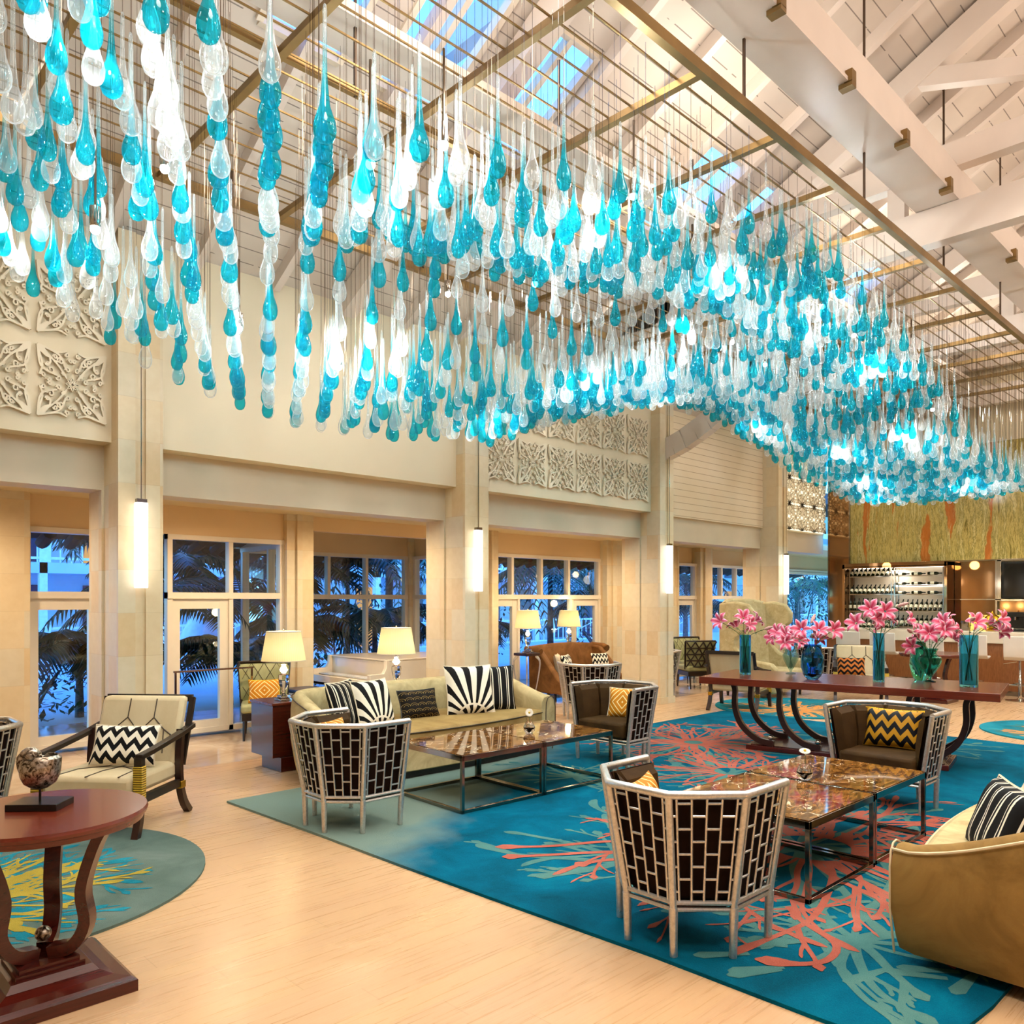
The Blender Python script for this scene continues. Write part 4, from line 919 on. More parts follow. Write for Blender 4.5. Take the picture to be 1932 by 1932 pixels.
P = crv([(3.75, 1.9, 0), (3.62, 1.75, 0), (3.5, 1.55, 0), (3.33, 1.5, 0), (3.2, 1.56, 0), (3.1, 1.72, 0)], 20); blob_path(b, [(p.x, p.y) for p in P], .035, .035, .0192, .06)
for Q in ([(3.25, 3.45), (3.45, 3.3), (3.8, 3.05), (4.1, 2.7)], [(3.35, 3.62), (3.6, 3.4), (3.95, 3.2), (4.3, 2.9)], [(3.45, 3.05), (3.7, 2.95), (4.0, 2.6)]):
    P = crv([(x, y, 0) for x, y in Q[::-1]], 20); blob_path(b, [(p.x, p.y) for p in P], .05, .035, .0192, .06)
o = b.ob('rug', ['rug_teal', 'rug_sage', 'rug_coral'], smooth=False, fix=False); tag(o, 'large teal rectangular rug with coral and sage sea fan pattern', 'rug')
def round_rug(c, r, mats, lab, n, w, R):
    b = B(); P = [(c[0] + r * cos(2 * PI * k / 72), c[1] + r * sin(2 * PI * k / 72)) for k in range(72)]; b.prism(P, 0, .014); ins = lambda x, y: (x - c[0]) ** 2 + (y - c[1]) ** 2 < (r * .93) ** 2
    b.cur = 1; burst(b, c[0] - .25, c[1] - .1, .0, r * 1.0, n, w, .0152, R, ins, bulb=.03)
    b.cur = 2; burst(b, c[0] - .3, c[1] - .2, .05, r * .95, n, w, .0164, R, ins, bulb=.03)
    o = b.ob('round_rug', mats, smooth=False, fix=False); tag(o, lab, 'rug'); return o
round_rug((.95, 5.06), 1.095, ['rug_greysage', 'rug_teal2', 'rug_gold'], 'round grey sage rug with golden sea fan pattern behind the pedestal table', 60, .042, R1)
round_rug((10.85, 5.4), 1.1, ['rug_teal2', 'rug_sage', 'rug_orange'], 'round teal rug with orange coral pattern behind the long console', 34, .05, R1)
round_rug((11.08, 2.1), .95, ['rug_teal2', 'rug_sage', 'rug_orange'], 'round teal rug with orange coral pattern beyond the console, cut by the photo edge', 34, .05, R1)

# ---------------------------------------------------------------- cushions
def pillow(mat, w, h, th, loc, rot, lab, group=None, pipe=None, name='throw_pillow'):
    t = thing(name, lab, 'cushion', loc, 0, group); t.rotation_euler = rot
    b = B()
    def f(sg):
        def g(u, v):
            x, y = u * 2 - 1, v * 2 - 1; k = (1 - x ** 4) * (1 - y ** 4); e = .07
            X = x * (1 - e * (1 - y * y) * (abs(x) ** 3)); Y = y * (1 - e * (1 - x * x) * (abs(y) ** 3))
            return (sg * (th * .5 * max(0, k) ** .55 + .002) + .004 * sin(9 * x + 3 * y) * k, X * w / 2, Y * h / 2)
        return g
    b.surf(f(1), 16, 12, uv=True); b.surf(f(-1), 16, 12, uv=True); b.ob('cover', mat, t, ang=80)
    if pipe:
        P = []
        for k in range(64):
            s = k / 16; i = int(s); u = (s - i) * 2 - 1; x, y = ((u, -1), (1, u), (-u, 1), (-1, -u))[i]; e = .07
            P.append((0, x * (1 - e * (1 - y * y) * abs(x) ** 3) * w / 2, y * (1 - e * (1 - x * x) * abs(y) ** 3) * h / 2))
        b = B(); b.tube(P, .006, 5, closed=True); b.ob('piping', pipe, t)
    return t
def prot(yaw, lean): return (Matrix.Rotation(yaw, 4, 'Z') @ Matrix.Rotation(-lean, 4, 'Y')).to_euler()

# ---------------------------------------------------------------- silver lattice tub chairs (facing +x)
TOP = [(.30, .385), (-.05, .385), (-.285, .16), (-.285, -.16), (-.05, -.385), (.30, -.385)]
BOT = [(.29, .31), (-.02, .31), (-.2, .125), (-.2, -.125), (-.02, -.31), (.29, -.31)]
def lattice_chair():
    t = thing('lattice_chair', '', 'chair', (0, 0, 0), 0, 'silver lattice tub chairs')
    zt, zb = .715, .215
    V = lambda i, z: Vector((BOT[i][0] + (TOP[i][0] - BOT[i][0]) * (z - zb) / (zt - zb), BOT[i][1] + (TOP[i][1] - BOT[i][1]) * (z - zb) / (zt - zb), z))
    b = B(); b.tube([V(i, zt) for i in range(6)], .019, 10); b.ob('top_rail', 'silver', t)
    for i in range(6):
        b = B(); p = V(i, zb); q = p * 1; q.x *= .97; q.y *= .985; q.z = 0.016 if False else 0
        b.tube([Vector((q.x, q.y, 0)), p], [.017, .02], 12); b.ob('leg', 'silver', t)
        b = B(); b.tube([p, V(i, zt)], .017, 10); b.ob('post', 'silver', t)
    for z, nm in ((.205, 'lower_rail'), (.235, 'upper_rail')):
        b = B(); b.tube([V(i, z) for i in range(6)] , .0115, 8); b.tube([V(0, z), V(5, z)], .0115, 8); b.ob(nm, 'silver', t)
    for i in range(5):
        b = B(); n = 5
        for k in range(n):
            u = (k + .5) / n
            b.tube([V(i, .24).lerp(V(i + 1, .24), u), V(i, .70).lerp(V(i + 1, .70), u)], .0058, 6)
        for k in range(n + 1):
            ua, ub = max(0, (k - .5) / n), min(1, (k + .5) / n)
            for j in range(4):
                z = .285 + .112 * j + (.056 if k % 2 else 0)
                if z < .69: b.tube([V(i, z).lerp(V(i + 1, z), ua), V(i, z).lerp(V(i + 1, z), ub)], .0058, 6)
        b.ob('lattice_panel', 'silver', t)
    cx = Vector((.08, 0, 0))
    def ins(i, z, d): 
        p = V(i, z); c = Vector((.08, 0, z)); r = p - c; r.z = 0; k = (r.length - d) / r.length; q = c + r * k
        if i in (0, 5): q.x = p.x - .005; q.y = p.y - math.copysign(d, p.y)
        return q
    b = B(); o_ = [ins(i, z, .028) for z in (.245, .695) for i in range(6)]; n_ = [ins(i, z, .034) for z in (.245, .695) for i in range(6)]
    b.add(o_ + n_, [f for i in range(5) for f in ((i, i + 1, i + 7, i + 6), (12 + i, 18 + i, 19 + i, 13 + i), (6 + i, 7 + i, 19 + i, 18 + i))]); b.ob('back_lining', 'umber', t, smooth=False)
    b = B()
    for i in range(5):                                     # padded inner panels
        def f(u, v, i=i):
            a, c = ins(i, .3 + v * .4, .035), ins(i + 1, .3 + v * .4, .035); p = a.lerp(c, u); d = (c - a).normalized(); nrm = Vector((d.y, -d.x, 0))
            if nrm.dot(Vector((.08, 0, p.z)) - p) < 0: nrm = -nrm
            return p + nrm * (.012 + .05 * min(1, max(0, (16 * u * (1 - u) * v * 1.1))) ** .5 * (1 if v < .97 else .3))
        b.surf(f, 8, 10)
    b.ob('backrest', 'brown_velvet', t, ang=30)
    b = B(); ring = [ins(i, .3, .05) for i in range(6)]; ring = [(p.x, p.y) for p in ring]; ring[0] = (.325, ring[0][1]); ring[5] = (.325, ring[5][1])
    b.prism(ring, .25, .395); b.ob('seat', 'brown_velvet', t, bevel=.025)
    b = B(); b.prism([(p.x, p.y) for p in [ins(i, .22, .05) for i in range(6)]], .2, .25); b.ob('seat_base', 'umber', t)
    return t
lc = lattice_chair()
LC = [(3.07, 2.10, 0, 'silver lattice tub chair with its back to us, nearest, before the two right marble tables'),
      (2.945, 4.75, 0, 'silver lattice tub chair seen from behind, left of the marble tables by the sofa'),
      (6.1, 4.8, PI, 'silver lattice tub chair at the far end of the sofa table, with gold diamond cushion'),
      (6.30, 2.35, PI, 'silver lattice tub chair facing us with gold and black zigzag cushion'),
      (1.05, 6.3, PI, 'silver lattice chair cut off by the left photo edge behind the round pedestal table'),
      (7.95, 6.75, .9, 'silver lattice chair seen from behind in front of the tan settee'),
      (10.85, 7.72, 2.6, 'silver lattice chair half hidden behind the third column'),
      (13.7, 6.35, .5, 'silver lattice chair partly hidden behind the lily vases by the fourth column')]
for i, (x, y, a, l) in enumerate(LC):
    z = .017 if i < 4 else 0
    if i == 0: lc.location = (x, y, z); lc['label'] = l
    else: dup(lc, (x, y, z), a, l)
pillow('p_diam', .32, .3, .11, (6.2, 4.84, .54), prot(PI + .35, .3), 'gold diamond patterned cushion on the far silver chair beside the sofa table', pipe='p_cream')
pillow('p_chev_gold', .42, .30, .12, (6.38, 2.37, .56), prot(PI + .1, .28), 'gold and black sequined zigzag cushion on the silver chair facing us', pipe='gold')
pillow('p_diam', .34, .34, .11, (3.12, 2.3, .53), prot(-PI / 2 + .35, .25), 'gold cushion peeking over the back of the nearest silver chair')
pillow('p_diam', .34, .34, .11, (3.0, 4.95, .53), prot(-PI / 2 + .35, .25), 'gold cushion tip showing in the silver chair left of the marble table')

# ---------------------------------------------------------------- coffee tables
def coffee_table():
    t = thing('coffee_table', '', 'coffee table', (0, 0, 0), 0, 'marble coffee tables'); s = .0125; X, Y = .82, .82
    for x in (s, X - s):
        for y in (s, Y - s): b = B(); b.beam((x, y, 0), (x, y, .395), .025, .025); b.ob('leg', 'steel_bar', t, bevel=.002)
    for nm, z in (('base_frame', .0125), ('top_frame', .395)):
        b = B()
        for p, q in (((0, s), (X, s)), ((0, Y - s), (X, Y - s)), ((s, 0), (s, Y)), ((X - s, 0), (X - s, Y))): b.beam(p + (z,), q + (z,), .025, .025 if z < .1 else .04)
        b.ob(nm, 'steel_bar', t, bevel=.002)
    b = B(); b.box(.008, X - .008, .008, Y - .008, .405, .42); b.ob('tabletop', 'marble', t, bevel=.002); return t
ct = coffee_table(); ct.location = (3.85, 1.835, .018); ct['label'] = 'square brown marble table behind the nearest silver chair'
dup(ct, (4.70, 1.845, .018), 0, 'square brown marble table by the zigzag cushion chair, holding a daisy vase')
dup(ct, (3.69, 4.335, .018), -.03, 'square brown marble table before the middle of the long sofa')
dup(ct, (4.515, 4.31, .018), -.03, 'square brown marble table at the far end of the sofa beside the silver chair')
def daisy_vase(x, y, z, lab, hang):
    t = thing('bud_vase', 'small round clear glass vase ' + lab, 'vase', (x, y, z))
    b = B(); b.lathe([(.025, 0), (.045, .02), (.05, .05), (.035, .085), (.02, .1), (.024, .125), (.021, .125), (.017, .1), (.03, .085), (.042, .05), (.001, .012)], 18); b.ob('glass', 'crystal', t)
    t = thing('daisy', 'single cream daisy in the small vase ' + lab, 'flower', (x, y, z + .02)); f = Vector((-.69, -.72, .3)).normalized() if not hang else Vector((-.3, -.2, .9)).normalized()
    c = Vector((0, 0, .15)) + f * .01; b = B(); b.tube([(0, 0, 0), (.005, 0, .1), c], .0022, 5); b.ob('stem', 'stem', t)
    a = f.cross(Vector((0, 0, 1))).normalized(); u = a.cross(f); b = B()
    for k in range(22):
        for r, w in ((.036, .005), (.024, .004)):
            an = 2 * PI * k / 22 + r * 9; d = a * cos(an) + u * sin(an); s = f.cross(d) * w; q = c + d * r + f * (.004 if r < .03 else 0); b.add([c + d * .006, c + d * r * .7 + s, q, c + d * r * .7 - s], [(0, 1, 2, 3)])
    b.ob('petals', 'daisy', t, smooth=False, fix=False); b = B(); b.sph(c + f * .003, .009, 6); b.ob('flower_heart', 'yellow', t)
daisy_vase(4.72, 4.68, .438, 'on the marble tables by the long sofa', False)
daisy_vase(4.72, 2.28, .438, 'on the marble tables by the zigzag chair', True)

# ---------------------------------------------------------------- curved sofas (local: faces +x, width along y)
def sofa(name, lab, loc, rz, W_, D_, mats, hb, hf, pipe, channels=True):
    t = thing(name, lab, 'sofa', loc, rz); body, seatm = mats; R_ = .42; th = .15; hw = W_ / 2
    path = []                                                # outer plan outline: front-left -> round the back -> front-right
    def arc(cx, cy, a0, a1, n): return [(cx + R_ * cos(a0 + (a1 - a0) * i / n), cy + R_ * sin(a0 + (a1 - a0) * i / n)) for i in range(n + 1)]
    path = [(D_ - (D_ - R_) * i / 8, hw + .0 - .03 * (i == 0)) for i in range(8)] + arc(R_, hw - R_, PI / 2, PI, 9) + [(0 - .05 * sin(PI * i / 24), (hw - R_) * (1 - i / 12)) for i in range(1, 24)] + arc(R_, -hw + R_, PI, 1.5 * PI, 9) + [(R_ + (D_ - R_) * i / 8, -hw + .03 * (i == 8)) for i in range(1, 9)]
    n = len(path); nrm = []
    for i in range(n):
        a = Vector(path[max(i - 1, 0)]); c = Vector(path[min(i + 1, n - 1)]); d = (c - a).normalized(); nrm.append(Vector((-d.y, d.x)) if False else Vector((d.y, -d.x)) * -1)
    cen = Vector((D_ * .6, 0)); nrm = [(q if q.dot(Vector(p) - cen) > 0 else -q) for q, p in zip(nrm, path)]
    def H(x): 
        u = min(1, max(0, (x - .12) / (D_ - .12))); return hb - (hb - hf) * (u * u * (3 - 2 * u))
    prof = [(-.05, .05), (-.03, .2), (0, .45), (.0, .8), (-.012, .93), (-.04, .99), (-.075, 1.0), (-.12, .97), (-.145, .88), (-.15, .7), (-.15, .4)]
    b = B(); vs = []; m = len(prof)
    for i, p in enumerate(path):
        h = H(p[0]); s = abs(sin(PI * i / (n - 1) * (11 if channels else 0))) if channels else 1
        for k, (o, z) in enumerate(prof):
            oo = o - (.022 * s if (k >= 7 and channels) else 0); q = Vector(p) + nrm[i] * oo; vs.append((q.x, q.y, max(.05, z * h)))
    b.add(vs, [(i * m + k, (i + 1) * m + k, (i + 1) * m + k + 1, i * m + k + 1) for i in range(n - 1) for k in range(m - 1)] + [tuple(range(m)), tuple((n - 1) * m + k for k in range(m))[::-1]])
    b.ob('backrest', body, t, ang=50)
    b = B(); b.tube([(Vector(p) + nrm[i] * -.008).to_tuple() + (H(p[0]) * .955,) for i, p in enumerate(path)], .006, 6)
    for i in (0, n - 1): b.tube([(path[i][0] + .004, path[i][1] + nrm[i].y * o, z * H(path[i][0])) for o, z in prof], .005, 5)
    b.ob('piping', pipe, t)
    def outline(f, e, k=28): return [(D_ - .06 + f * (1 - (2 * i / k - 1) ** 2) + 0, -hw + e + (2 * hw - 2 * e) * i / k) for i in range(k + 1)] + [(.16, hw - e - .02), (.06, hw - .45), (.06, -hw + .45), (.16, -hw + e + .02)]
    b = B(); b.prism(outline(.1, .13), .06, .27); b.ob('skirt', body, t, bevel=.01)
    b = B(); b.prism(outline(.13, .14), .275, .42); b.ob('seat', seatm, t, bevel=.03)
    b = B(); P = outline(.138, .14)[:29]; b.tube([(x, y, .395) for x, y in P], .005, 5); b.tube([(x, y, .3) for x, y in P], .005, 5); b.ob('seat_piping', pipe, t)
    b = B(); b.prism(outline(.05, .2), 0, .06); b.ob('plinth', 'espresso', t)
    return t
sofa('long_sofa', 'long curved champagne velvet sofa with five cushions in front of the windows', (4.66, 6.5, .017), -PI / 2, 2.62, .98, ('cream_velvet', 'seat_velvet'), .74, .56, 'piping')
sofa('near_sofa', 'large gold velvet curved sofa at the right photo edge, seen from behind its arm', (4.72, .28, .017), PI / 2, 2.5, 1.03, ('gold_velvet', 'cream_velvet'), .76, .5, 'piping_light', False)
pillow('p_stripe', .44, .44, .14, (3.78, 6.02, .63), prot(-PI / 2 + .5, .32), 'black cushion with white stripes at the left end of the long sofa', pipe='p_cream')
pillow('p_fan', .44, .44, .14, (4.06, 6.0, .62), prot(-PI / 2 - .3 + .5, .3), 'black and cream fan print cushion second from left on the long sofa', pipe='p_cream')
pillow('p_scale', .42, .28, .13, (4.62, 6.07, .56), prot(-PI / 2 - .1, .35), 'small dark scallop patterned cushion in the middle of the long sofa', pipe='black')
pillow('p_fan', .50, .50, .15, (5.16, 5.95, .66), prot(-PI / 2 - .35, .28), 'large black and cream fan print cushion right of the middle of the long sofa', pipe='p_cream')
pillow('p_stripe', .46, .46, .14, (5.5, 5.98, .65), prot(-PI / 2 - .5, .25), 'black cushion with white stripes at the right end of the long sofa', pipe='black')
pillow('p_stripe', .46, .36, .14, (4.0, 1.02, .565), prot(PI / 2 + .6, .4), 'black striped cushion on the gold sofa at the right edge', pipe='p_cream')
pillow('p_cream', .46, .40, .15, (4.3, .95, .60), prot(PI / 2 + .3, .4), 'plain cream cushion behind the striped one on the gold sofa', pipe='piping_light')

# ---------------------------------------------------------------- sideboard and lamps
t = thing('sideboard', 'long dark red mahogany sideboard behind the sofa carrying two lit lamps', 'sideboard', (3.4, 6.6, 0))
b = B(); b.box(0, 2.1, .0, .42, .13, .6); b.ob('body', 'mahogany', t, bevel=.004)
b = B(); b.box(-.01, 2.11, -.01, .43, .6, .625); b.ob('top', 'mahogany_top', t, bevel=.004)
b = B(); b.box(.07, 2.03, -.02, .35, 0, .13); b.ob('plinth', 'mahogany', t, bevel=.003)
def table_lamp():
    t = thing('table_lamp', '', 'table lamp', (0, 0, 0), 0, 'crystal table lamps')
    b = B(); b.box(-.065, .065, -.065, .065, 0, .025); b.box(-.045, .045, -.045, .045, .025, .05); b.ob('base', 'crystal', t, bevel=.004)
    b = B(); b.lathe([(.02, .05), (.014, .07), (.022, .085), (.018, .09), (.045, .15), (.052, .21), (.05, .235), (.03, .24), (.02, .25), (.045, .285), (.02, .31), (.03, .33), (.012, .34), (.01, .36), (.001, .36)], 8); b.ob('body', 'crystal', t, ang=20)
    b = B(); b.tube([(0, 0, .34), (0, 0, .62)], .005, 6); b.sph((0, 0, .645), .01, 6); b.ob('stem', 'chrome', t)
    b = B(); b.lathe([(.2, .365), (.155, .635)], 60, uv=True); o = b.ob('lamp_shade', 'shade', t, fix=False)
    b = B(); b.lathe([(.2, .363), (.2015, .363), (.2015, .371), (.2, .371)], 40); b.lathe([(.155, .629), (.1565, .629), (.1565, .637), (.155, .637)], 40); b.ob('shade_trim', 'p_cream', t)
    b = B(); b.sph((0, 0, .48), .03, 8); b.ob('bulb', 'tube_light', t); return t
tl = table_lamp(); tl.location = (3.58, 6.74, .625); tl['label'] = 'lit crystal lamp with cream shade on the near end of the mahogany sideboard'
dup(tl, (4.89, 6.8, .625), .2, 'lit crystal lamp with cream shade behind the middle of the long sofa, before the piano')
dup(tl, (8.44, 8.4, .76), .4, 'lit crystal lamp on the silver legged table left of the tan settee')
dup(tl, (9.95, 8.93, .74), .1, 'lit crystal lamp standing behind the tan settee')
for x, y, z in ((3.58, 6.74, .625), (4.89, 6.8, .625), (8.44, 8.4, .76), (9.95, 8.93, .74)): lamp('POINT', 'lamp_glow', (x, y, z + .75), 5, (1, .78, .45), .06); lamp('POINT', 'lamp_glow', (x, y, z + .3), 3, (1, .78, .45), .04)

# ---------------------------------------------------------------- lounge armchairs (facing +x)
def lounge_chair():
    t = thing('lounge_armchair', '', 'armchair', (0, 0, 0), 0, 'cream lounge armchairs'); W2 = .31
    b = B(); b.box(-.3, .42, -W2, W2, .27, .40); b.ob('seat', 'cream_leather', t, bevel=.035)
    bp_ = lambda u, v, d=0: Vector((-.2 - .2 * v + d, (u - .5) * 2 * W2, .36 + .48 * v))
    b = B(); b.hexa([bp_(0, 0), bp_(1, 0), bp_(1, 0, -.11), bp_(0, 0, -.11), bp_(0, 1), bp_(1, 1), bp_(1, 1, -.11), bp_(0, 1, -.11)]); b.ob('backrest', 'cream_leather', t, bevel=.03)
    b = B()
    for P in ([(.36, 1), (.36, .72), (.22, .55), (.0, .35)], [(.68, 1), (.68, .72), (.82, .55), (1, .4)], [(.36, .72), (.52, .5), (.68, .72)], [(.22, .55), (.2, .25), (.36, .1)], [(.52, .5), (.52, .1)], [(.82, .55), (.85, .2)]): b.tube([bp_(u, v * .97, .003) for u, v in P], .0045, 5)
    for P in ([(.42, .22), (.15, .2), (.02, .05), (-.18, .05)], [(.42, -.22), (.15, -.2), (.02, -.05), (-.18, -.05)], [(.43, 0), (.2, 0), (.02, .05)]): b.tube([(x, y, .401) for x, y in P], .0045, 5)
    b.ob('seam_piping', 'piping', t)
    for s in (1, -1):
        b = B(); ribbon(b, [(-.46, 0, .63), (-.2, 0, .59), (.2, 0, .545), (.4, 0, .53)], .05, .035); b.xf(Matrix.Translation((0, s * (W2 + .04), 0))); b.ob('armrest', 'espresso', t, bevel=.004)
        b = B(); ribbon(b, [(.39, 0, .53), (.39, 0, .3), (.38, 0, .2)], .05, .055); b.xf(Matrix.Translation((0, s * (W2 + .04), 0))); o = b.ob('front_post', 'espresso', t)
        b = B(); b.box(.357, .42, s * (W2 + .04) - .032, s * (W2 + .04) + .032, .22, .47); b.ob('rattan_wrap', 'rattan', t, bevel=.004)
        b = B(); ribbon(b, [(.385, 0, .24), (.40, 0, .12), (.45, 0, 0)], .045, .05); b.xf(Matrix.Translation((0, s * (W2 + .04), 0))); b.ob('leg', 'dark_wood', t)
        b = B(); ribbon(b, [(-.3, 0, .62), (-.27, 0, .4), (-.28, 0, .24), (-.34, 0, .1), (-.44, 0, 0)], .045, .05); b.xf(Matrix.Translation((0, s * (W2 + .02), 0))); b.ob('leg', 'dark_wood', t)
        b = B(); b.box(-.32, -.245, s * (W2 + .02) - .03, s * (W2 + .02) + .03, .2, .25); b.ob('gold_band', 'gold', t, bevel=.003)
        b = B(); b.beam((-.3, s * (W2 + .02), .24), (.4, s * (W2 + .02), .24), .035, .055); b.ob('side_rail', 'espresso', t)
        b = B(); b.beam(bp_(.5 + s * .5, 0, -.12) + Vector((0, s * .02, 0)), bp_(.5 + s * .5, .97, -.12) + Vector((0, s * .02, 0)), .04, .03); b.ob('back_stile', 'espresso', t)
    for v_ in (.96, .1): b = B(); b.beam(bp_(-.03, v_, -.125), bp_(1.03, v_, -.125), .03, .05); b.ob('back_rail', 'espresso', t)
    return t
a1 = lounge_chair(); A1 = math.atan2(-.66, -.75); a1.location = (1.86, 5.87, 0); a1.scale = (.84, 1, 1); a1.rotation_euler = (0, 0, A1); a1['label'] = 'cream lounge armchair with dark arms and black white zigzag cushion at left'
dup(a1, (10.18, 5.9, .0), .25, 'cream lounge armchair seen from behind under the left end of the console')
dup(a1, (12.25, 5.05, 0), PI + .45, 'cream lounge armchair facing us behind the tall vases, with orange zigzag cushion')
_f = Vector((cos(A1), sin(A1))); _s = Vector((-sin(A1), cos(A1)))
pillow('p_chev_bw', .46, .28, .12, (1.9, 5.83, .545), prot(A1 + .05, .38), 'black and white zigzag cushion on the cream armchair at left', pipe='p_cream')
pillow('p_chev_orange', .40, .28, .12, (12.12, 5.12, .54), prot(PI + .45, .35), 'orange and black zigzag cushion on the cream armchair behind the vases')

# ---------------------------------------------------------------- slipper chairs (facing +x)
def slipper(name, lab, loc, rz, cat='chair'):
    t = thing(name, lab, cat, loc, rz)
    bk = lambda u, v, d=0: Vector((-.24 - .08 * v + .07 * (2 * u - 1) ** 2 + d, (u - .5) * (.5 + .06 * v), .38 + .44 * v))
    b = B(); b.surf(lambda u, v: bk(u, v, .07 * (1 - .6 * (2 * v - 1) ** 4)), 12, 10); b.surf(lambda u, v: bk(u, v, -.01), 12, 10); b.ob('backrest', 'green_satin', t, ang=60)
    b = B()
    for k in range(-3, 5):
        for s in (1, -1):
            P = [bk(u, v, .075 * (1 - .6 * (2 * v - 1) ** 4)) for u, v in [(k / 4 + s * w * .5 + (0 if s > 0 else .5), w) for w in [i / 10 for i in range(11)]] if 0.02 <= u <= .98]
            if len(P) > 1: b.tube(P, .003, 4)
    b.ob('seam_piping', 'piping', t)
    b = B(); b.tube([bk(0, -.1, .03), bk(0, 1, .03)] + [bk(i / 8, 1.02, .03) for i in range(9)] + [bk(1, 1, .03), bk(1, -.1, .03)], .018, 6); b.ob('back_frame', 'espresso', t)
    b = B()
    for k in range(-4, 8):                                   # crossed bars on the outside of the back
        for s in (1, -1):
            P = [bk(u, v, -.025) for u, v in [(k / 4 + s * w * .5, w) for w in [i / 10 for i in range(11)]] if 0 <= u <= 1]
            if len(P) > 1: b.tube(P, .012, 5)
    for v in (.0, .25, .5, .75): b.tube([bk(i / 8, v, -.025) for i in range(9)], .011, 5)
    b.ob('lattice_back', 'espresso', t)
    b = B(); b.box(-.25, .28, -.25, .25, .30, .40); b.ob('seat', 'green_satin', t, bevel=.03)
    b = B(); b.box(-.25, .27, -.24, .24, .22, .30); b.ob('seat_frame', 'espresso', t, bevel=.005)
    for x, y in ((.24, .21), (.24, -.21), (-.23, .2), (-.23, -.2)):
        b = B(); dx = .02 if x > 0 else -.05; b.tube([(x + dx, y * 1.04, 0), (x, y, .24)], [.012, .022], 4); b.ob('leg', 'espresso', t)
    return t
slipper('slipper_chair', 'green satin diamond quilted slipper chair by the glass door, behind the sideboard', (4.25, 8.45, 0), math.atan2(-.9, -.44))
slipper('slipper_chair', 'slipper chair with dark crossed lattice back seen from behind, right of the third column', (12.15, 7.9, 0), 1.0)
slipper('slipper_chair', 'green diamond quilted slipper chair facing us by the window right of the third column', (12.95, 8.5, 0), math.atan2(-.95, -.5))
pillow('p_diam', .34, .26, .1, (4.19, 8.33, .53), prot(math.atan2(-.9, -.44), .3), 'gold diamond patterned cushion on the green satin chair', pipe='gold')

# ---------------------------------------------------------------- giant wing chair (facing +x)
t = thing('wing_chair', 'giant cream velvet wing chair taller than everything beside it, behind the first vase', 'armchair', (12.0, 6.45, 0), math.atan2(-.998, -.03))
b = B(); b.surf(lambda u, v: (-.36 - .1 * v + .13 * abs(2 * u - 1) ** 3 + .02, (u - .5) * 1.1, .3 + 1.22 * v - .05 * abs(2 * u - 1) ** 4 * v), 16, 14); b.surf(lambda u, v: (-.47 - .1 * v + .10 * abs(2 * u - 1) ** 3, (u - .5) * 1.22, .12 + 1.41 * v - .05 * abs(2 * u - 1) ** 4 * v), 16, 14)
b.tube([(-.42 - .1 + .12 * abs(2 * i / 16 - 1) ** 3, (i / 16 - .5) * 1.16, 1.52 - .05 * abs(2 * i / 16 - 1) ** 4) for i in range(17)], .055, 8); b.ob('backrest', 'wing', t, ang=50)
for s in (1, -1):
    pr = [(-.5, .1), (.5, .1), (.52, .48), (.44, .57), (.15, .6), (-.08, .67), (-.2, .8), (-.17, .93), (.0, 1.06), (.14, 1.18), (.15, 1.34), (.04, 1.48), (-.2, 1.53), (-.5, 1.5)]
    b = B(); b.prism(pr, s * .52, s * .62, 'y'); b.ob('wing', 'wing', t, bevel=.035)
    b = B()
    for i in range(5):
        for j in range(3): b.sph((-.36 + .13 * j + (.06 if i % 2 else 0), s * .622, .5 + .2 * i), .012, 5)
    b.ob('tufting_buttons', 'cream_velvet', t)
b = B(); b.box(-.4, .48, -.52, .52, .28, .44); b.ob('seat', 'wing', t, bevel=.05)
b = B(); b.box(-.42, .34, -.52, .52, .1, .28); b.ob('skirt', 'wing', t, bevel=.01)
for x in (-.4, .32):
    for y in (-.5, .5): b = B(); b.tube([(x, y, 0), (x, y, .12)], [.018, .03], 8); b.ob('leg', 'espresso', t)

# ---------------------------------------------------------------- settee (facing +x) and its side tables
t = thing('settee', 'tan velvet settee with scrolled arms in front of the middle windows', 'settee', (9.6, 8.4, 0), -PI / 2); hw = .72
b = B(); b.surf(lambda u, v: (-.24 - .07 * v * v, (u - .5) * 2 * hw, .28 + .5 * v + .03 * sin(PI * u)), 14, 8); b.surf(lambda u, v: (-.34 - .07 * v * v, (u - .5) * 2 * hw, .14 + .64 * v + .03 * sin(PI * u)), 14, 8)
b.tube([(-.36, (i / 14 - .5) * 2 * hw, .78 + .03 * sin(PI * i / 14)) for i in range(15)], .05, 8); b.ob('backrest', 'settee', t)
for s in (1, -1):
    b = B(); pr = [(-.36, .12), (.34, .12), (.34, .3), (.25, .36), (.12, .5), (-.05, .68), (-.15, .78), (-.38, .8)]; b.prism(pr, s * (hw - .05), s * (hw + .06), 'y'); b.ob('arm', 'settee', t, bevel=.03)
    b = B(); b.tube([(-.4, s * (hw + .06), .78), (-.15, s * (hw + .09), .76), (-.08, s * (hw + .08), .74)], [.06, .065, .06], 10); b.ob('arm_scroll', 'settee', t)
b = B(); b.box(-.3, .33, -hw + .04, hw - .04, .28, .42); b.ob('seat', 'settee', t, bevel=.04)
b = B(); b.box(-.34, .32, -hw, hw, .12, .28); b.ob('skirt', 'settee', t, bevel=.01)
for x in (-.32, .3):
    for y in (-hw + .03, hw - .03): b = B(); b.tube([(x, y, 0), (x, y, .13)], [.014, .025], 8); b.ob('leg', 'espresso', t)
pillow('p_chev_bw', .34, .3, .1, (9.15, 8.25, .56), prot(-PI / 2 + .4, .3), 'black and cream zigzag cushion at the left end of the tan settee')
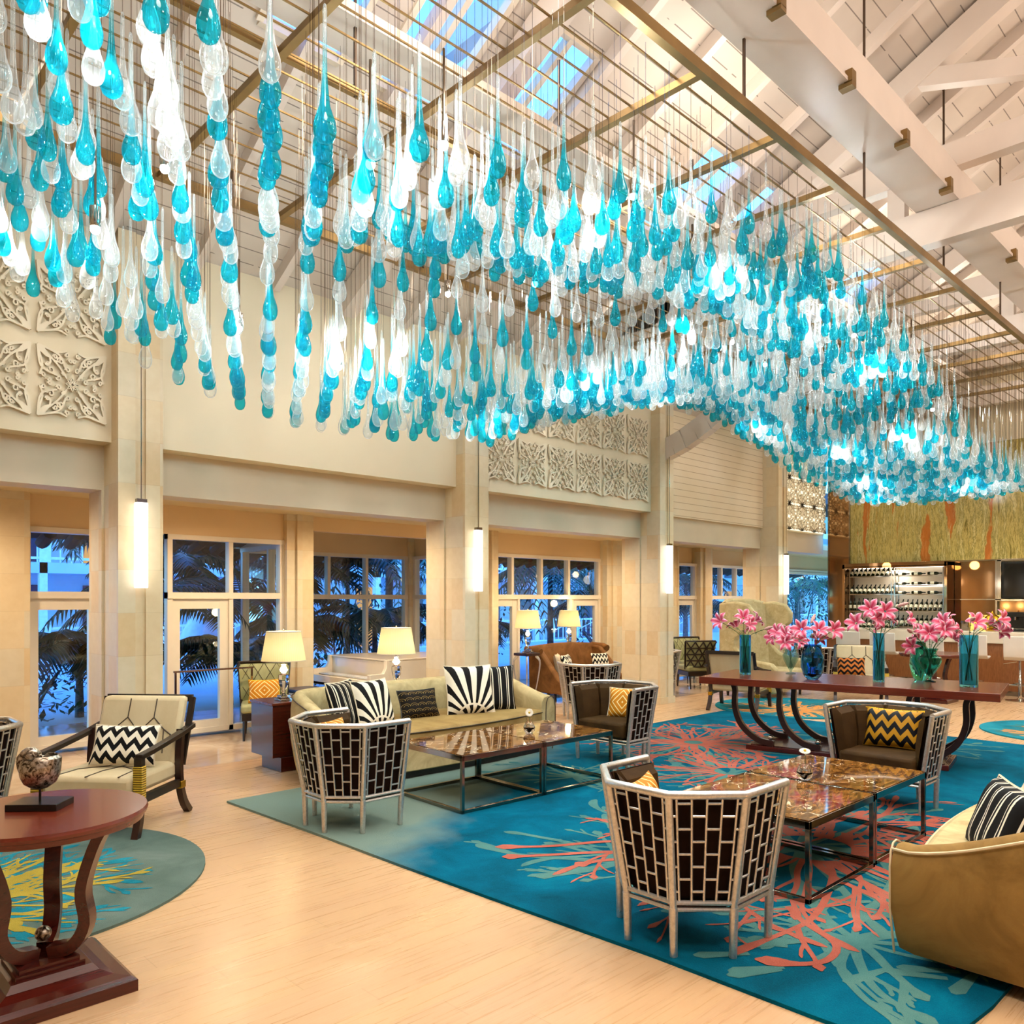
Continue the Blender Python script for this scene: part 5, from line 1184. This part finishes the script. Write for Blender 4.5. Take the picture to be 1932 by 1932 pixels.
pillow('p_cream', .3, .3, .1, (9.16, 8.45, .56), prot(-PI / 2 + .6, .2), 'plain pale cushion tucked behind the zigzag one on the tan settee')
pillow('p_chev_bw', .32, .28, .1, (9.95, 8.25, .56), prot(-PI / 2 - .3, .3), 'black and cream zigzag cushion at the right end of the tan settee')
t = thing('side_table', 'small side table with curved silver legs and dark top left of the tan settee', 'side table', (8.42, 8.4, 0)); t.scale = (.58, .58, 1)
b = B(); b.box(-.24, .24, -.24, .24, .72, .76); b.ob('top', 'dark_wood', t, bevel=.006)
for x in (1, -1):
    for y in (1, -1): b = B(); b.tube(crv([(x * .16, y * .16, .72), (x * .24, y * .24, .62), (x * .2, y * .2, .35), (x * .15, y * .15, .12), (x * .2, y * .2, .0)], 14), [.028 - .016 * min(1, i / 9) for i in range(15)], 8); b.ob('leg', 'silver', t)
t = thing('sofa_table', 'narrow dark table behind the tan settee carrying a lamp', 'side table', (9.9, 8.93, 0))
b = B(); b.box(-.4, .4, -.1, .1, .71, .74); b.ob('top', 'dark_wood', t)
for x in (-.37, .37):
    for y in (-.08, .08): b = B(); b.beam((x, y, 0), (x, y, .71), .03, .03); b.ob('leg', 'dark_wood', t)

# ---------------------------------------------------------------- piano and bench
t = thing('grand_piano', 'white grand piano standing in the window alcove behind the sofa', 'piano', (5.35, 8.65, 0), .0)
P = [(0, -.62), (1.0, -.62), (1.6, -.5), (1.85, -.2), (1.8, .1), (1.5, .25), (1.1, .35), (.8, .6), (.4, .68), (0, .68)]
b = B(); b.prism([(x + .28, y) for x, y in P], .5, .80); b.ob('case', 'white_gloss', t, bevel=.01)
b = B(); b.prism([(x * 1.01 + .27, y * 1.01) for x, y in P], .80, .82); b.ob('lid', 'white_gloss', t, bevel=.004)
b = B()
for s in (-.66, .64):
    b.prism([(.0, .46), (.9, .46), (.9, .52), (.28, .52), (.28, .82), (.24, .82), (.235, .72), (.2, .66), (.0, .655)], s - .02, s + .04, 'y')
b.box(0, .06, -.62, .64, .46, .58); b.box(.0, .3, -.62, .64, .46, .5); b.ob('key_bed', 'white_gloss', t, bevel=.006)
b = B()
for k in range(36): b.box(.08, .22, -.6 + k * .034, -.6 + k * .034 + .032, .585, .6)
b.ob('keys', 'porcelain', t, smooth=False)
for x, y in ((.25, -.5), (.25, .55), (1.75, 0)): b = B(); b.tube([(x, y, 0), (x, y, .05), (x, y, .1), (x, y, .5)], [.03, .03, .05, .065], 8); b.ob('leg', 'white_gloss', t)
b = B(); b.tube([(.5, -.08, .08), (.5, -.08, .5)], .012, 6); b.tube([(.5, .08, .08), (.5, .08, .5)], .012, 6); b.box(.42, .56, -.15, .15, .05, .1); b.ob('pedal_lyre', 'chrome', t)
t = thing('piano_bench', 'white piano bench with dark blue padded top behind the left end of the sofa', 'bench', (4.85, 8.5, 0))
b = B(); b.box(-.22, .22, -.35, .35, .33, .45); b.ob('seat_box', 'white_gloss', t, bevel=.008)
b = B(); b.box(-.2, .2, -.33, .33, .45, .49); b.ob('cushion', 'navy', t, bevel=.02)
for x in (-.18, .18):
    for y in (-.3, .3): b = B(); b.box(x - .025, x + .025, y - .025, y + .025, 0, .33); b.ob('leg', 'white_gloss', t)

# ---------------------------------------------------------------- pedestal table, bird sculpture, back table
def lyre_legs(t, r, h0, h1, mat, w=.06, ball=None):
    for an in (-40, 64, 195):
        b = B(); ribbon(b, [(.03, 0, h0 + .015), (.12, 0, h0 + .04), (.17, 0, h0 + .13), (.155, 0, h0 + .26), (.2, 0, h1 - .1), (r, 0, h1)], w, lambda u: .05 - .012 * u); b.xf(Matrix.Rotation(math.radians(an), 4, 'Z')); b.ob('leg', mat, t, ang=50)
    if ball: b = B(); b.sph((0, 0, h0 + .085), .03, 12); b.ob('ball', ball, t)
def pedestal(lab, loc, rad, h, base):
    t = thing('pedestal_table', lab, 'table', loc)
    b = B(); b.lathe([(rad - .03, h - .055), (rad - .015, h - .05), (rad - .01, h - .03), (rad, h - .025), (rad + .003, h - .012), (rad - .002, h), (.001, h)], 72); b.ob('tabletop', 'mahogany_top', t, ang=30)
    lyre_legs(t, .25, .14, h - .05, 'mahogany', ball='bird_silver')
    b = B(); s = base; b.box(-s, s, -s, s, 0, .045); b.box(-s, s, -s, s, .045, .06, .02, .02)
    P = [(s - .02, .06), (s - .07, .068), (s - .11, .085), (s - .13, .11)]; 
    for (a, z), (c, zz) in zip(P, P[1:]): b.box(-a, a, -a, a, z, zz, a - c, a - c)
    b.box(-.12, .12, -.12, .12, .11, .125); b.box(-.105, .105, -.105, .105, .125, .14); b.ob('base', 'mahogany', t, smooth=False); return t
pedestal('round dark red pedestal table with lyre legs at the left, holding a carved silver bird', (.855, 3.57, 0), .378, .71, .27).rotation_euler = (0, 0, 0)
pt = pedestal('round brown table in front of the bar behind the vases', (13.1, 4.25, 0), .5, .74, .25)
t = thing('bird_sculpture', 'carved silver bird shaped bowl on a black stand on the round table', 'sculpture', (.862, 3.645, .71), -.72)
b = B(); b.box(-.10, .10, -.07, .07, 0, .028); b.ob('stand_base', 'black', t, bevel=.002)
b = B(); b.tube([(0, 0, .028), (0, 0, .1)], .005, 8); b.ob('stand_rod', 'black', t)
b = B(); b.lathe([(.001, .075), (.03, .08), (.058, .1), (.072, .13), (.076, .16), (.07, .188), (.06, .2), (.056, .197), (.065, .185), (.068, .16), (.05, .11), (.001, .095)], 32)
for i, v in enumerate(b.v):
    if v[2] > .17 and v[0] > 0: b.v[i] = (v[0] * 1.15, v[1], v[2] + .012)
b.ob('bowl', 'bird_silver', t); b = B(); b.sph((-.03, 0, .205), .034, 12, 1.05); b.tube(crv([(-.05, 0, .15), (-.065, 0, .19), (-.04, 0, .225), (-.01, 0, .215), (.012, 0, .2)], 10), [.03, .03, .028, .028, .025, .022, .02, .015, .01, .006, .002], 10); b.ob('bird_head', 'bird_silver', t)

# ---------------------------------------------------------------- long console with vases
CU = Vector((.186, -.983, 0)); CA = math.atan2(-.983, .186)          # local x runs along the console
cc = Vector((7.87, 3.36, 0)); con = thing('console_table', 'long dark red console table with curved legs carrying six vases of lilies', 'console table', (cc.x, cc.y, .017), CA)
b = B(); b.box(-1.33, 1.33, -.54, .54, .672, .743); b.ob('tabletop', 'mahogany_top', con, bevel=.004)
b = B(); b.box(-.92, .92, -.3, .3, 0, .05); b.box(-.88, .88, -.27, .27, .05, .058); b.ob('base', 'mahogany', con, bevel=.004)
for s in (1, -1):
    for x0 in (1.08, .62):
        for y in (-.25, .25):
            b = B(); ribbon(b, [(x0, 0, .675), (x0 - .03, 0, .6), (x0 - .03, 0, .42), (x0 - .1, 0, .24), (x0 - .26, 0, .11), (x0 - .43, 0, .075)], .05, lambda u: .045 + .015 * u)
            if s < 0: b.xf(Matrix.Scale(-1, 4, (1, 0, 0)))
            b.xf(Matrix.Translation((0, y, 0))); b.ob('leg', 'dark_wood', con, ang=50)
            b = B(); b.sph((s * (x0 - .4), y, .135), .028, 10); b.ob('ball', 'chrome', con)
def lp(px, py): return px, py
def cyl_prof(r, h): return [(r * .96, 0), (r, .01), (r, h), (r - .006, h), (r - .006, .02), (.001, .02)]
HEART = [(.05, 0), (.05, .008), (.012, .02), (.014, .04), (.04, .08), (.085, .15), (.105, .2), (.1, .235), (.06, .265), (.055, .285), (.075, .32), (.07, .32), (.05, .285), (.05, .265), (.09, .235), (.095, .2), (.03, .08), (.001, .05)]
URN = [(.05, 0), (.05, .008), (.012, .02), (.014, .04), (.04, .08), (.075, .15), (.085, .2), (.06, .235), (.065, .26), (.06, .26), (.055, .235), (.077, .2), (.03, .08), (.001, .05)]
OVAL = [(.05, 0), (.085, .04), (.11, .12), (.113, .2), (.1, .28), (.08, .33), (.085, .345), (.08, .345), (.073, .33), (.105, .2), (.08, .06), (.001, .03)]
VAS = [(7.66, 4.36, cyl_prof(.06, .42), 'vase_blue', 'square blue cylinder vase at the left end of the console', .38, 5, 0),
       (8.06, 4.05, URN, 'vase_clear', 'pale clear footed urn vase, second on the console', .25, 6, 0),
       (7.66, 3.62, OVAL, 'vase_deep', 'deep blue oval vase, third on the console', .33, 5, 0),
       (7.9, 3.07, cyl_prof(.052, .47), 'vase_blue', 'slim tall aqua cylinder vase in the middle of the console', .43, 8, .12),
       (8.24, 2.72, HEART, 'vase_teal', 'heart shaped teal footed vase with flared rim', .3, 8, 0),
       (8.03, 2.32, cyl_prof(.077, .47), 'vase_blue', 'widest blue cylinder vase at the right end of the console', .43, 6, 0)]
def flower_mesh():
    b = B()
    for k in range(6):
        an = k * PI / 3; wd = .022 if k % 2 else .016
        def f(u, v, an=an, wd=wd):
            r = .01 + .085 * v; z = .055 * sin(min(1, v * 1.1) * PI * .62) - .02 * v ** 3; w = wd * sin(PI * min(.97, v * .85 + .12)) * 1.25; s = (u - .5) * 2 * w
            return (r * cos(an) - s * sin(an), r * sin(an) + s * cos(an), z - .006 * (2 * u - 1) ** 2)
        b.surf(f, 4, 7, uv=True)
    return b
fm = flower_mesh().mesh('lily_flower', [M['petal']]); fm.polygons.foreach_set('use_smooth', [True] * len(fm.polygons))
bb = B(); bb.lathe([(.004, 0), (.012, .02), (.014, .05), (.008, .085), (.001, .095)], 8); bm_ = bb.mesh('lily_bud', [M['bud']]); bm_.polygons.foreach_set('use_smooth', [True] * len(bm_.polygons))
def leafb(b, p, d, L, w):
    d = d.normalized(); s = d.cross(Vector((0, 0, 1))).normalized(); n_ = 5; vs = []
    for i in range(n_ + 1): u = i / n_; c = p + d * L * u + Vector((0, 0, -.25 * L * u * u)); ww = w * sin(PI * min(.98, u * .9 + .08)); vs += [c - s * ww, c + s * ww]
    b.add(vs, [(2 * i, 2 * i + 1, 2 * i + 3, 2 * i + 2) for i in range(n_)])
RL = random.Random(5); stems = []
ZT = .76
for i, (vx, vy, prof, mat, lab, mouth, nst, hi) in enumerate(VAS):
    t = thing('vase', lab, 'vase', (vx, vy, ZT)); b = B(); b.lathe(prof, 36); b.ob('glass', mat, t)
    if 'cylinder' in lab: b = B(); b.lathe([(prof[2][0] - .008, .022), (prof[2][0] - .008, .3), (.001, .3)], 24); b.ob('water', 'vase_clear', t)
    for k in range(nst):
        a = k * 2.4 + i; sp = (.13 + .14 * RL.random()); H_ = mouth + .10 + .12 * RL.random() + (hi if k % 3 == 0 else 0)
        if k == nst - 1: sp = .06
        base_ = Vector((-.03 * cos(a), -.03 * sin(a), .06)); top = Vector((sp * cos(a), sp * sin(a), H_)); mid = Vector((.035 * cos(a), .035 * sin(a), mouth))
        t = thing('lily_stem', '', 'flower', (vx, vy, ZT), 0, 'lilies in the ' + lab); stems.append((i, (.72 * sp * cos(a) - .69 * sp * sin(a)), t, k % 4 == 2))
        bud = (k % 4 == 2)
        b = B(); b.tube(crv([base_, mid, mid.lerp(top, .6) + Vector((0, 0, .015)), top], 10), .0032, 5); b.ob('stem', 'stem', t)
        b = B()
        for q in range(5):
            u = .35 + .13 * q; p = mid.lerp(top, u); an = a + q * 2.1; leafb(b, p, Vector((cos(an), sin(an), .35)), .07 + .05 * RL.random(), .011)
        b.ob('leaves', 'leaf', t, smooth=False, fix=False)
        d = (Vector((cos(a), sin(a), .45)) if k != nst - 1 else Vector((-.4, -.4, .8))); toc = Vector((-.69, -.72, 0)); d = (d * .7 + toc * .55).normalized()
        o = bpy.data.objects.new('bud' if bud else 'flower', bm_ if bud else fm); COL.objects.link(o); o.parent = t; o.location = top; o.rotation_euler = d.to_track_quat('Z', 'Y').to_euler(); o.scale = (1.15,) * 3 if not bud else (1.3,) * 3
        if k % 2 == 0 and not bud:
            o = bpy.data.objects.new('flower', fm); COL.objects.link(o); o.parent = t; o.location = top + Vector((.06 * cos(a + 1.5), .06 * sin(a + 1.5), -.05 - .05 * RL.random())); d2 = Vector((cos(a + 1.5), sin(a + 1.5), .2)) + toc * .6; o.rotation_euler = d2.to_track_quat('Z', 'Y').to_euler(); o.scale = (1.05,) * 3
            b = B(); b.tube([mid.lerp(top, .7), o.location], .003, 5); b.ob('side_stem', 'stem', t)
t = thing('vase', 'rounded teal glass vase standing behind the heart shaped one', 'vase', (8.34, 2.84, ZT)); b = B(); b.lathe([(.05, 0), (.08, .05), (.1, .15), (.09, .28), (.05, .34), (.045, .38), (.04, .38), (.045, .33), (.08, .2), (.001, .03)], 30); b.ob('glass', 'vase_teal', t)

SH = ['left end cylinder vase', 'pale footed urn vase', 'deep blue oval vase', 'slim tall aqua vase', 'heart shaped teal vase', 'widest blue cylinder vase']
for i in range(6):
    for r, (_, _x, t, bud) in enumerate(sorted([q for q in stems if q[0] == i], key=lambda q: q[1])): t['label'] = 'pink lily %s, %s from the left in the %s' % ('stem with closed bud' if bud else 'stem with open flower', ORD[r], SH[i])

# sub-parts: trims, bands and piping belong to the part they sit on
SUBP = {'piping': ('backrest',), 'seat_piping': ('seat',), 'shade_trim': ('lamp_shade',), 'gold_band': ('leg',), 'rattan_wrap': ('front_post',), 'seam_piping': ('backrest',), 'screen': ('bezel',),
        'keys': ('key_bed',), 'tufting_buttons': ('wing',), 'back_lining': ('backrest',), 'light_strip': ('back_panel',), 'arm_scroll': ('arm',), 'housing': ('rod',), 'water': ('glass',), 'pane_': ()}
def bn(o): return o.name.split('.')[0]
def ctr(o): c = [Vector(q) for q in o.bound_box]; return (c[0] + c[6]) / 2
fam = {}
for o in bpy.data.objects:
    if o.parent is not None and o.parent.type == 'EMPTY': fam.setdefault(o.parent.name, []).append(o)
for par, ks in fam.items():
    if par.startswith('chandelier'): continue
    for o in ks:
        hosts = [h for nm in SUBP.get(bn(o), ()) for h in ks if bn(h) == nm and h is not o]
        if hosts: o.parent = min(hosts, key=lambda h: (ctr(h) - ctr(o)).length)
